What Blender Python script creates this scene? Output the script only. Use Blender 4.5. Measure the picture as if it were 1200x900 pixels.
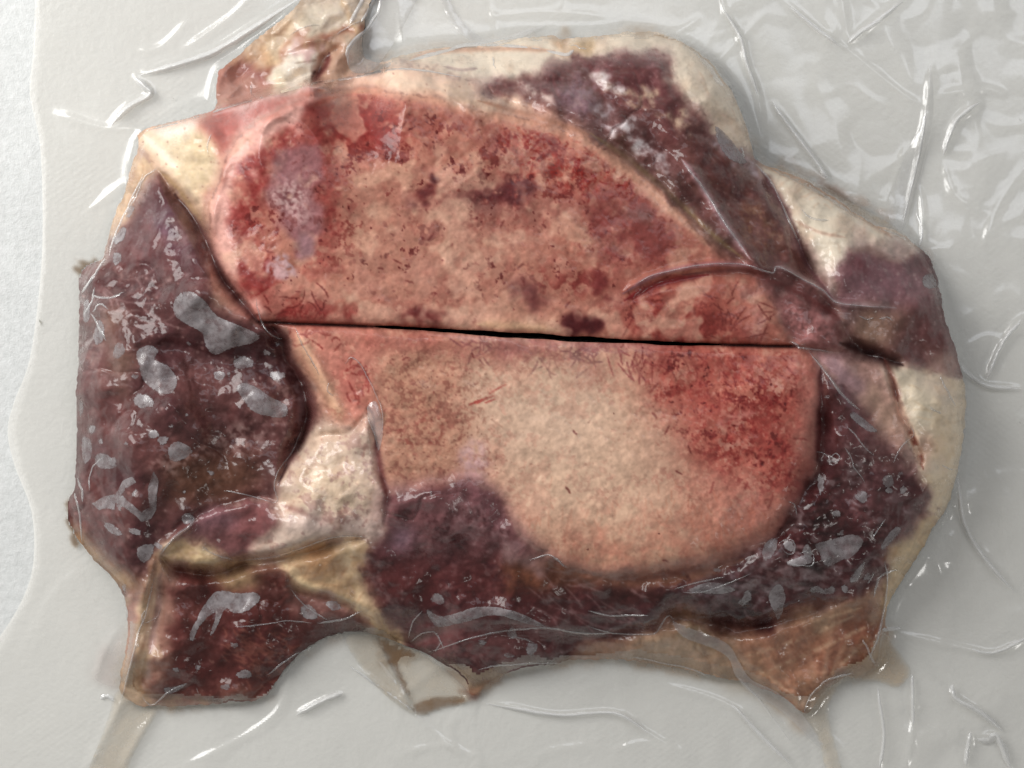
import bpy, math, random
import numpy as np
from mathutils import Vector, geometry

for o in list(bpy.data.objects):
    bpy.data.objects.remove(o, do_unlink=True)
SC = bpy.context.scene
COL = SC.collection

# ------------------------------------------------------------------ camera, light, exposure
K = 0.00025            # metres per photo pixel at the counter
HP = 2200.0            # camera height in the same pixel unit (0.55 m)
cam_d = bpy.data.cameras.new('camera')
cam = bpy.data.objects.new('camera', cam_d)
COL.objects.link(cam)
cam.location = (0, 0, HP * K)
cam_d.sensor_width = 36.0
cam_d.lens = 36.0 * HP / 1200.0
cam_d.clip_start = 0.01
cam_d.clip_end = 50
SC.camera = cam

W = bpy.data.worlds.new('World')
SC.world = W
W.use_nodes = True
W.node_tree.nodes['Background'].inputs['Color'].default_value = (0.95, 0.93, 0.89, 1)
W.node_tree.nodes['Background'].inputs['Strength'].default_value = 0.20


def area_lamp(name, loc, target, sx, sy, power, colour):
    d = bpy.data.lights.new(name, 'AREA')
    d.shape = 'RECTANGLE'
    d.size, d.size_y, d.energy, d.color = sx, sy, power, colour
    o = bpy.data.objects.new(name, d)
    COL.objects.link(o)
    o.location = loc
    o.rotation_euler = (Vector(target) - Vector(loc)).to_track_quat('-Z', 'Y').to_euler()
    return o


area_lamp('window_light', (-0.54, 0.30, 0.44), (0.02, -0.02, 0.0), 0.42, 0.46, 5.6, (1.0, 0.99, 0.97))
area_lamp('sky_panel_light', (0.16, 0.46, 0.84), (0.05, 0.0, 0.0), 0.75, 0.36, 1.8, (0.88, 0.92, 1.0))  # added overhead panel, gives soft bluish sky reflections on the film
area_lamp('glint_lamp', (0.75, -0.62, 0.62), (0.0, 0.0, 0.0), 0.12, 0.2, 0.9, (1.0, 0.98, 0.94))  # small added lamp for bright glints on the film

SC.view_settings.view_transform = 'Standard'
SC.view_settings.look = 'None'
SC.view_settings.exposure = 0.0
SC.view_settings.gamma = 1.0
SC.render.engine = 'CYCLES'
SC.cycles.max_bounces = 10
SC.cycles.transparent_max_bounces = 16
SC.cycles.caustics_reflective = False
SC.cycles.caustics_refractive = False

# ------------------------------------------------------------------ fields on a grid over the counter
S = 1.25
X0, Y0 = -22.0, -22.0
NX, NY = 1000, 760
XS = X0 + np.arange(NX) * S
YS = Y0 + np.arange(NY) * S
GX, GY = np.meshgrid(XS, YS)
rng = np.random.default_rng(7)
random.seed(7)


def blur(a, r):
    """gaussian blur, r in photo pixels"""
    r = r / S
    if r < 0.25:
        return a
    p = int(r * 3) + 2
    b = np.pad(a, p, mode='edge')
    n0, n1 = b.shape
    f = np.fft.rfft2(b)
    k0 = np.fft.fftfreq(n0)[:, None]
    k1 = np.fft.rfftfreq(n1)[None, :]
    f *= np.exp(-2 * (math.pi * r) ** 2 * (k0 ** 2 + k1 ** 2))
    return np.fft.irfft2(f, s=(n0, n1))[p:-p, p:-p]


def unit(a):
    a = a - a.mean()
    return a / (a.std() + 1e-9)


def noise(r, rx=None):
    """smooth random field of unit spread; r = feature size in pixels (rx along x)"""
    w = rng.standard_normal((NY, NX))
    f = np.fft.rfft2(w)
    k0 = np.fft.fftfreq(NY)[:, None]
    k1 = np.fft.rfftfreq(NX)[None, :]
    ry, rx = r / S * 0.5, (rx or r) / S * 0.5
    f *= np.exp(-2 * math.pi ** 2 * ((ry * k0) ** 2 + (rx * k1) ** 2))
    return unit(np.fft.irfft2(f, s=(NY, NX)))


def fbm(r, n=4, gain=0.6):
    a, g = 0, 1.0
    for i in range(n):
        a = a + noise(max(r / 2 ** i, 1.6)) * g
        g *= gain
    return unit(a)


def sstep(a, b, x):
    t = np.clip((x - a) / (b - a), 0, 1)
    return t * t * (3 - 2 * t)


def spline(pts, closed=True, sub=8):
    p = np.array(pts, float)
    n = len(p)
    out = []
    rngi = range(n if closed else n - 1)
    for i in rngi:
        if closed:
            a, b, c, d = p[i - 1], p[i], p[(i + 1) % n], p[(i + 2) % n]
        else:
            a, b, c, d = p[max(i - 1, 0)], p[i], p[i + 1], p[min(i + 2, n - 1)]
        for t in np.arange(sub) / sub:
            out.append(0.5 * ((2 * b) + (c - a) * t + (2 * a - 5 * b + 4 * c - d) * t * t + (3 * b - a - 3 * c + d) * t ** 3))
    if not closed:
        out.append(p[-1])
    return np.array(out)


WX, WY = [None] * 4, [None] * 4
for _i, _r in enumerate((50, 16, 6, 2.6)):
    WX[_i], WY[_i] = noise(_r), noise(_r)


def fill(pts):
    """even-odd raster of a closed outline"""
    t = np.zeros((NY, NX), np.int8)
    q = np.roll(pts, -1, 0)
    for (x1, y1), (x2, y2) in zip(pts, q):
        if y1 == y2:
            continue
        if y1 > y2:
            x1, y1, x2, y2 = x2, y2, x1, y1
        j0 = max(int(math.ceil((y1 - Y0) / S)), 0)
        j1 = min(int(math.ceil((y2 - Y0) / S)), NY)
        if j1 <= j0:
            continue
        j = np.arange(j0, j1)
        x = x1 + (Y0 + j * S - y1) / (y2 - y1) * (x2 - x1)
        i = np.clip(np.ceil((x - X0) / S).astype(int), 0, NX)
        ok = i < NX
        np.add.at(t, (j[ok], i[ok]), 1)
    return (np.cumsum(t, 1) % 2).astype(np.float32)


def mask(pts, soft=2.0, warp=1.0, smooth=True):
    """soft, organically warped mask of an outline"""
    p = spline(pts) if smooth else np.array(pts, float)
    m = fill(p)
    if warp:
        dx = (WX[1] * 2.2 + WX[2] * 1.5 + WX[3] * .9) * warp
        dy = (WY[1] * 2.2 + WY[2] * 1.5 + WY[3] * .9) * warp
        jj = np.clip(np.rint(np.arange(NY)[:, None] + dy / S).astype(int), 0, NY - 1)
        ii = np.clip(np.rint(np.arange(NX)[None, :] + dx / S).astype(int), 0, NX - 1)
        m = m[jj, ii]
    return blur(m, soft) if soft else m


def ell(cx, cy, rx, ry, rot=0, n=14):
    a = math.radians(rot)
    return [(cx + rx * math.cos(t) * math.cos(a) - ry * math.sin(t) * math.sin(a),
             cy + rx * math.cos(t) * math.sin(a) + ry * math.sin(t) * math.cos(a))
            for t in np.arange(n) * 2 * math.pi / n]


def line(pts, w, soft=None, taper=True, die=False):
    """soft brush stroke along a polyline (gaussian of half width w)"""
    p = spline(pts, False, 10)
    d2 = np.full((NY, NX), 1e9)
    x0, x1 = p[:, 0].min() - 4 * w, p[:, 0].max() + 4 * w
    y0, y1 = p[:, 1].min() - 4 * w, p[:, 1].max() + 4 * w
    i0, i1 = np.clip(((np.array([x0, x1]) - X0) / S).astype(int), 0, NX)
    j0, j1 = np.clip(((np.array([y0, y1]) - Y0) / S).astype(int), 0, NY)
    gx, gy = GX[j0:j1, i0:i1], GY[j0:j1, i0:i1]
    best = np.zeros(gx.shape)
    n = len(p) - 1
    for k in range(n):
        (ax, ay), (bx, by) = p[k], p[k + 1]
        vx, vy = bx - ax, by - ay
        L = vx * vx + vy * vy + 1e-9
        t = np.clip(((gx - ax) * vx + (gy - ay) * vy) / L, 0, 1)
        d = (gx - ax - t * vx) ** 2 + (gy - ay - t * vy) ** 2
        u = (k + t) / n
        ww = w * (np.clip(np.minimum(u, 1 - u) * 6, 0.25, 1) if taper else 1)
        best = np.maximum(best, np.exp(-d / (2 * ww * ww)) * (np.clip(np.minimum(u, 1 - u) * 5, 0, 1) if die else 1))
    out = np.zeros((NY, NX))
    out[j0:j1, i0:i1] = best
    return out


def strokes(spots, length, width, curl=0.5, ang=None, spread=math.pi):
    """many short curved hairs; spots = array of (x, y)"""
    a = np.zeros((NY, NX))
    for x, y in spots:
        L = length * rng.uniform(0.4, 1.4)
        th = rng.uniform(0, 2 * math.pi) if ang is None else ang + rng.normal(0, spread)
        cv = rng.normal(0, curl * .35) / max(L, 1)
        n = int(L / (S * 0.6)) + 2
        for k in range(n):
            i, j = int(round((x - X0) / S)), int(round((y - Y0) / S))
            if 0 <= i < NX and 0 <= j < NY:
                a[j, i] = max(a[j, i], math.sin(math.pi * (k + 0.5) / n) ** 0.5)
            x += math.cos(th) * S * 0.6
            y += math.sin(th) * S * 0.6
            th += cv * S * 0.6 * 4
    return np.clip(blur(a, width) * (1 + 2.4 * width / S), 0, 1)


def scatter(m, n):
    """n random points where the mask m is strong"""
    w = np.clip(m, 0, 1).ravel()
    w = w / w.sum()
    k = rng.choice(w.size, n, p=w)
    return np.stack([GX.ravel()[k] + rng.uniform(-.6, .6, n), GY.ravel()[k] + rng.uniform(-.6, .6, n)], 1)


def specks(m, n, r0, r1):
    """small round dots of random size"""
    a = np.zeros((NY, NX))
    for x, y in scatter(m, n):
        r = rng.uniform(r0, r1)
        q = int(3 * r / S) + 1
        i, j = int(round((x - X0) / S)), int(round((y - Y0) / S))
        i0, i1, j0, j1 = max(i - q, 0), min(i + q + 1, NX), max(j - q, 0), min(j + q + 1, NY)
        if i1 <= i0 or j1 <= j0:
            continue
        e = rng.uniform(0.6, 1.0)
        t = rng.uniform(0, math.pi)
        dx, dy = GX[j0:j1, i0:i1] - x, GY[j0:j1, i0:i1] - y
        u, v = dx * math.cos(t) + dy * math.sin(t), (-dx * math.sin(t) + dy * math.cos(t)) / e
        a[j0:j1, i0:i1] = np.maximum(a[j0:j1, i0:i1], rng.uniform(.4, 1) * sstep(r * 1.25, r * .7, np.sqrt(u * u + v * v)))
    return a


# ------------------------------------------------------------------ outlines in the photograph's own coordinates
BODY = [(372, -20), (352, 4), (300, 46), (278, 66), (258, 84), (253, 108), (251, 128), (225, 136), (185, 146), (164, 156),
        (163, 172), (158, 186), (146, 222), (132, 258), (122, 300), (108, 308), (96, 318), (93, 345), (92, 400), (90, 480),
        (89, 560), (80, 588), (82, 612), (94, 634), (110, 655), (136, 682), (146, 705), (150, 722), (149, 750), (143, 782),
        (140, 812), (160, 826), (185, 829), (250, 824), (300, 820), (318, 808), (332, 786), (354, 764), (372, 750), (392, 744),
        (416, 740), (440, 744), (476, 757), (500, 766), (540, 790), (553, 815), (575, 799), (602, 785), (660, 775), (700, 772),
        (760, 777), (800, 784), (868, 799), (915, 815), (944, 836), (962, 815), (986, 796), (1012, 790), (1030, 775), (1040, 742),
        (1037, 730), (1043, 705), (1056, 680), (1076, 650), (1096, 614), (1111, 590), (1124, 542), (1131, 498), (1131, 455),
        (1122, 420), (1110, 380), (1101, 340), (1096, 315), (1076, 290), (1050, 270), (1020, 262), (990, 240), (966, 225),
        (930, 205), (890, 190), (882, 183), (879, 165), (872, 140), (856, 105), (830, 72), (800, 50), (770, 38), (740, 37),
        (690, 42), (660, 46), (640, 41), (560, 52), (505, 58), (470, 66), (442, 73), (424, 60), (428, 20), (440, -20)]
GAP = [(300, 377.5), (345, 378), (400, 380.5), (470, 383.2), (500, 384.4), (560, 387.5), (620, 391.5), (700, 396.5), (800, 401.6), (880, 403.5), (925, 404), (938, 406.5),
       (925, 406), (880, 406), (800, 404.5), (700, 402), (640, 399), (560, 394.5), (500, 389.5), (460, 386), (400, 382), (345, 379.5)]
UP_BONE = [(301, 376), (286, 350), (264, 320), (251, 292), (245, 262), (252, 220), (266, 182), (292, 150), (332, 125), (382, 108),
           (430, 103), (480, 110), (540, 124), (600, 135), (650, 148), (700, 170), (750, 205), (790, 240), (822, 275), (848, 306),
           (875, 312), (892, 335), (908, 355), (914, 378), (926, 404), (890, 404), (800, 401), (700, 396), (600, 389), (500, 383), (400, 380), (330, 378)]
LO_BONE = [(345, 380), (400, 382), (500, 389), (560, 394), (640, 399), (700, 402), (800, 404), (880, 406), (932, 407), (950, 412), (960, 432), (962, 470),
           (960, 500), (954, 545), (938, 575), (924, 606), (898, 632), (860, 650), (800, 665), (730, 672), (664, 662), (640, 645),
           (612, 625), (600, 605), (588, 582), (545, 562), (500, 570), (460, 576), (449, 560), (443, 530), (438, 492), (428, 480), (420, 500), (403, 497), (385, 470), (362, 440), (346, 410)]
SPLIT = [(250, 358), (300, 378), (500, 386), (700, 399), (925, 405), (938, 406.5), (985, 412), (1010, 418), (1050, 424), (1090, 434), (1140, 446), (1260, 440), (1260, 960), (-60, 960), (-60, 172), (150, 172), (170, 180),
         (185, 199), (205, 225), (236, 272)]
LEFT_MUSCLE = [(186, 198), (205, 225), (235, 270), (250, 300), (262, 325), (285, 355), (308, 382), (328, 392), (334, 418), (348, 440), (358, 475), (354, 505),
               (342, 532), (326, 562), (324, 590), (300, 582), (265, 592), (235, 602), (212, 618), (190, 640), (175, 655), (168, 690), (140, 680), (100, 640), (84, 600), (84, 560), (85, 400), (88, 335), (115, 300), (142, 250), (166, 205)]
PINK_LUMP = [(200, 625), (235, 602), (265, 592), (300, 582), (326, 590), (332, 605), (318, 625), (300, 640), (280, 656), (262, 650), (240, 632), (215, 630)]
FAT_LUMP = [(330, 592), (326, 570), (336, 548), (346, 530), (362, 518), (380, 508), (402, 510), (420, 498), (433, 474), (440, 498), (438, 520), (450, 548), (452, 575), (448, 605), (440, 628), (402, 632),
            (362, 642), (322, 652), (282, 658), (302, 638), (322, 620), (334, 604)]
FAT_FOLD = [(186, 645), (212, 624), (235, 632), (258, 648), (285, 656), (322, 650), (300, 660), (250, 668), (205, 662)]
FLAP = [(192, 664), (250, 669), (310, 660), (332, 672), (348, 692), (420, 716), (442, 736), (400, 740), (366, 752), (346, 775), (326, 806), (306, 820), (250, 826), (182, 826), (165, 806), (178, 770), (190, 720)]
FLAP_SKIN = [(182, 646), (195, 668), (192, 715), (180, 765), (168, 806), (186, 830), (150, 830), (136, 815), (143, 782), (150, 745), (164, 700)]
TENDON = [(300, 656), (362, 638), (402, 630), (430, 630), (428, 655), (437, 692), (452, 726), (474, 754), (455, 748), (438, 735), (410, 706), (372, 690), (348, 684), (326, 664)]
LOW_MUSCLE = [(452, 575), (500, 566), (545, 560), (588, 582), (602, 608), (640, 645), (664, 662), (730, 674), (800, 667), (860, 652), (898, 634), (926, 606), (940, 577),
              (956, 545), (962, 500), (964, 450), (975, 420), (1000, 440), (1050, 500), (1066, 540), (1082, 560), (1098, 592), (1075, 612), (1042, 642), (1036, 680), (1000, 702), (930, 722),
              (900, 742), (862, 738), (780, 722), (770, 738), (720, 748), (690, 752), (660, 777), (602, 788), (570, 795), (530, 786), (490, 767), (470, 752), (450, 726), (436, 692), (428, 655), (432, 630), (450, 605)]
PALE_STRIP = [(945, 408), (985, 413), (1018, 420), (1040, 440), (1052, 470), (1060, 500), (1066, 525), (1060, 548), (1040, 525), (1010, 480), (985, 450), (965, 430)]
RIGHT_FAT = [(1034, 420), (1060, 430), (1095, 433), (1126, 420), (1150, 470), (1150, 540), (1120, 600), (1094, 598), (1086, 560), (1078, 535), (1066, 508), (1054, 470), (1042, 440)]
SIDE_FAT = [(1125, 575), (1094, 598), (1076, 612), (1042, 644), (1038, 682), (1036, 745), (1055, 745), (1060, 690), (1130, 610)]
MEMBRANE = [(660, 776), (692, 752), (720, 748), (772, 738), (782, 722), (862, 738), (900, 743), (930, 722), (1000, 702), (1037, 682), (1060, 690), (1050, 800), (990, 805), (945, 850), (860, 812), (780, 792)]
RIM_FAT = [(155, 150), (250, 128), (330, 104), (410, 88), (470, 78), (530, 88), (556, 98), (590, 112), (640, 128), (690, 152), (660, 150), (600, 136), (540, 125),
           (480, 111), (430, 104), (382, 109), (332, 126), (292, 151), (266, 183), (253, 221), (246, 262), (252, 293), (265, 321), (287, 351), (301, 377), (282, 352), (260, 323), (247, 297), (234, 270), (203, 222), (184, 198), (166, 180)]
CORNER_SKIN = [(156, 176), (170, 180), (186, 198), (174, 207), (161, 230), (150, 256), (137, 284), (126, 301), (112, 306), (120, 262), (138, 220), (152, 186)]
STRIP = [(548, 96), (600, 90), (640, 78), (690, 66), (740, 60), (776, 64), (792, 86), (802, 116), (832, 146), (862, 176), (886, 192), (902, 217), (922, 252), (937, 290), (947, 314), (975, 346), (988, 380), (988, 412), (930, 406), (914, 378),
         (908, 355), (892, 335), (875, 312), (848, 306), (822, 275), (790, 240), (750, 205), (700, 170), (690, 152), (640, 128), (590, 113)]
BACK_FAT = [(420, 88), (440, 70), (505, 56), (560, 48), (640, 36), (700, 34), (780, 30), (840, 70), (885, 140), (890, 195), (862, 178), (832, 148), (802, 117), (790, 84), (775, 66), (740, 61), (690, 67), (640, 80), (600, 91), (545, 97), (470, 79)]
LOBE_FAT = [(886, 186), (930, 198), (1000, 236), (1060, 268), (1110, 312), (1070, 305), (1010, 292), (986, 302), (978, 330), (976, 346), (948, 316), (937, 290), (922, 252), (903, 217)]
LOBE = [(986, 302), (1010, 293), (1050, 300), (1105, 305), (1130, 400), (1140, 430), (1095, 434), (1060, 430), (1034, 420), (988, 412), (986, 380), (978, 352), (978, 330)]
SCRAP = [(380, -25), (340, 0), (270, 60), (248, 84), (246, 132), (330, 104), (410, 89), (442, 74), (446, -25)]

UPPER, LOWER = 'upper', 'lower'
PARTS = [   # outline, owner, name of the part
    (SCRAP, UPPER, 'gristle'), (BACK_FAT, UPPER, 'back_fat'), (LOBE_FAT, UPPER, 'side_fat'), (LOBE, UPPER, 'side_muscle'), (STRIP, UPPER, 'muscle_strip'),
    (RIM_FAT, UPPER, 'rim_fat'), (UP_BONE, UPPER, 'bone'),
    (MEMBRANE, LOWER, 'membrane'), (SIDE_FAT, LOWER, 'side_fat'), (RIGHT_FAT, LOWER, 'outer_fat'), (LOW_MUSCLE, LOWER, 'muscle'), (PALE_STRIP, LOWER, 'sinew'),
    (FLAP, LOWER, 'flap'), (FLAP_SKIN, LOWER, 'flap_skin'), (LEFT_MUSCLE, LOWER, 'side_muscle'), (CORNER_SKIN, LOWER, 'corner_skin'), (TENDON, LOWER, 'tendon'),
    (FAT_LUMP, LOWER, 'fat_lump'), (PINK_LUMP, LOWER, 'muscle_lump'), (FAT_FOLD, LOWER, 'fat_fold'), (LO_BONE, LOWER, 'bone')]

body = np.clip(mask(BODY, 1.2, 0.25) , 0, 1)
gc = np.array([(300, 377.8), (345, 379), (400, 381.2), (470, 384.2), (500, 386), (560, 390.3), (640, 394.8), (700, 398.6), (800, 402.8), (880, 404.8), (938, 406.5)])
gap_y = np.interp(XS, gc[:, 0], gc[:, 1])[None, :] + .5 * blur(noise(14), 2) * .6
gap_w = np.interp(XS, [415, 450, 500, 560, 640, 700, 800, 840, 860], [-1.5, 1.1, 1.9, 2.9, 3.3, 3.1, 2.0, 1.1, -1.5])[None, :] + .25 * noise(18)
gap = np.clip(.5 + (gap_w - np.abs(GY - gap_y)) / 2.6, 0, 1)
split = fill(np.array(SPLIT, float))
solid = body * (1 - gap)
M = {}
label = np.zeros((NY, NX), int)
for k, (o, own, nm) in enumerate(PARTS):
    m = mask(o, 1.0, 0.5 if nm == 'bone' else 1.25)
    M[(own, nm)] = m
    side = split if own == LOWER else 1 - split
    label[(m > 0.5) & (side > 0.5)] = k + 1
# anything of the body left unlabelled takes the nearest label of its own half
for half, ks in ((UPPER, [i + 1 for i, p in enumerate(PARTS) if p[1] == UPPER]), (LOWER, [i + 1 for i, p in enumerate(PARTS) if p[1] == LOWER])):
    side = split > 0.5 if half == LOWER else split <= 0.5
    for r in (4, 12, 40):
        todo = (label == 0) & side & (body > 0.02)
        if not todo.any():
            break
        best, arg = np.full((NY, NX), 1e-4), np.zeros((NY, NX), int)
        for kk in ks:
            b = blur((label == kk).astype(float), r)
            u = b > best
            best[u], arg[u] = b[u], kk
        label[todo] = arg[todo]


def m_of(own, nm):
    return M[(own, nm)]


# ------------------------------------------------------------------ the relief of the packed meat (heights in pixel units, 4 = 1 mm)
CP = [  # x, y, z
    (300, 20, 18), (400, 20, 18), (420, 60, 26), (445, 20, 12), (290, 95, 36), (345, 75, 52), (390, 95, 44), (270, 120, 44),
    (165, 158, 70), (200, 165, 96), (230, 145, 112), (300, 120, 138), (380, 95, 150), (470, 88, 152), (230, 220, 118), (190, 190, 82),
    (250, 240, 138), (270, 180, 146), (350, 120, 152), (300, 250, 152), (340, 320, 152), (300, 365, 150), (450, 150, 156), (450, 250, 158), (450, 350, 156),
    (600, 150, 158), (600, 250, 162), (600, 370, 158), (720, 190, 156), (750, 280, 160), (750, 380, 156), (850, 360, 152), (900, 390, 146), (820, 300, 154),
    (560, 100, 146), (640, 100, 138), (720, 80, 110), (770, 75, 90), (720, 140, 142), (790, 140, 116), (850, 200, 120), (860, 270, 138), (910, 280, 120), (930, 350, 132), (970, 390, 124),
    (560, 62, 90), (660, 52, 66), (750, 45, 62), (840, 100, 84), (870, 165, 92), (900, 200, 84), (960, 250, 96), (1020, 275, 86), (1070, 300, 80), (1000, 330, 108), (1060, 370, 106), (1100, 400, 84), (1010, 390, 112), (1090, 425, 84),
    (345, 395, 140), (400, 420, 146), (500, 430, 150), (600, 420, 152), (700, 430, 154), (850, 430, 152), (940, 430, 148), (500, 530, 146), (600, 540, 150), (700, 620, 148), (800, 560, 154), (900, 560, 148), (800, 650, 142), (660, 650, 138), (920, 590, 142),
    (360, 460, 126), (400, 490, 136), (430, 480, 144), (380, 560, 136), (420, 590, 138), (350, 620, 122), (440, 620, 132),
    (185, 215, 82), (200, 260, 104), (160, 280, 86), (130, 320, 84), (200, 340, 122), (255, 380, 126), (310, 395, 116), (150, 400, 112), (105, 420, 80), (210, 430, 126), (300, 450, 122), (345, 470, 110), (120, 520, 96), (220, 520, 124), (310, 520, 112), (160, 580, 112), (100, 590, 66), (240, 560, 116), (320, 580, 106),
    (260, 610, 118), (300, 610, 116), (150, 640, 82), (110, 640, 52), (190, 645, 88), (240, 650, 92), (300, 655, 92), (180, 690, 76), (160, 740, 58), (150, 800, 30), (240, 690, 64), (220, 750, 58), (280, 740, 62), (330, 720, 58), (200, 800, 44), (280, 795, 44), (390, 720, 48),
    (340, 665, 84), (380, 670, 90), (420, 690, 84), (455, 735, 66), (480, 620, 126), (540, 590, 134), (560, 640, 124), (500, 680, 104), (600, 690, 106), (680, 690, 108), (540, 740, 72), (640, 740, 74), (560, 780, 40), (740, 720, 92), (820, 690, 108), (900, 660, 116), (980, 560, 130), (980, 480, 138), (1020, 600, 116), (1000, 660, 98), (960, 680, 94), (900, 715, 84), (840, 720, 80),
    (1010, 440, 132), (1040, 490, 118), (1065, 535, 112), (1090, 470, 108), (1110, 520, 96), (1090, 580, 96), (1060, 650, 76), (1040, 690, 58), (860, 770, 42), (960, 750, 56), (1010, 760, 40), (940, 810, 26), (740, 765, 36), (640, 765, 46), (1080, 620, 60)]
cp = np.array(CP, float)


def tps(cp):
    n = len(cp)
    q = cp[:, :2] / 100.0
    r2 = ((q[:, None] - q[None]) ** 2).sum(-1)
    Kk = 0.5 * r2 * np.log(r2 + 1e-9) + np.eye(n) * 0.02
    P = np.c_[np.ones(n), q]
    A = np.block([[Kk, P], [P.T, np.zeros((3, 3))]])
    s = np.linalg.solve(A, np.r_[cp[:, 2], 0, 0, 0])
    xs, ys = XS[::4] / 100, YS[::4] / 100
    gx, gy = np.meshgrid(xs, ys)
    z = s[n] + s[n + 1] * gx + s[n + 2] * gy
    for k in range(n):
        d = (gx - q[k, 0]) ** 2 + (gy - q[k, 1]) ** 2
        z += s[k] * 0.5 * d * np.log(d + 1e-9)
    # bilinear back to the full grid
    fi, fj = np.arange(NX) / 4, np.arange(NY) / 4
    i0, j0 = np.minimum(fi.astype(int), len(xs) - 2), np.minimum(fj.astype(int), len(ys) - 2)
    a, b = (fi - i0)[None, :], (fj - j0)[:, None]
    zz = lambda dj, di: z[np.ix_(j0 + dj, i0 + di)]
    return zz(0, 0) * (1 - a) * (1 - b) + zz(0, 1) * a * (1 - b) + zz(1, 0) * (1 - a) * b + zz(1, 1) * a * b


Z = np.clip(tps(cp), 18, 170)
edge = np.clip((blur(body, 16) - 0.46) / 0.5, 0, 1) ** 0.55
edge2 = np.clip((blur(body, 6) - 0.4) / 0.55, 0, 1) ** 0.6
edge3 = np.clip((blur(body, 38) - 0.44) / 0.52, 0, 1) ** 0.7
Z = Z * (0.10 + 0.38 * edge3 + 0.30 * edge + 0.22 * edge2)
cap = 7 + 22 * (1 - sstep(380, 440, GX))
scm = blur(m_of(UPPER, 'gristle') * (GY < 135), 4) * (1 - blur(m_of(UPPER, 'rim_fat'), 3))
Z = np.where(scm > .02, Z * (1 - scm) + np.minimum(Z, cap) * scm, Z)
bones = np.maximum(m_of(UPPER, 'bone'), m_of(LOWER, 'bone'))
soft_tissue = 1 - blur(bones, 4)
# step down round the lower bone, rolled edge of the cut faces
Z = Z + 2 * blur(bones, 6)
lump = fbm(40, 3)
Z = Z + (fbm(70, 3, .55) * 5.5 + lump * 3.6) * blur(soft_tissue, 6) + noise(26) * 1.8 * soft_tissue + noise(12) * 0.5 * soft_tissue
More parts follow.
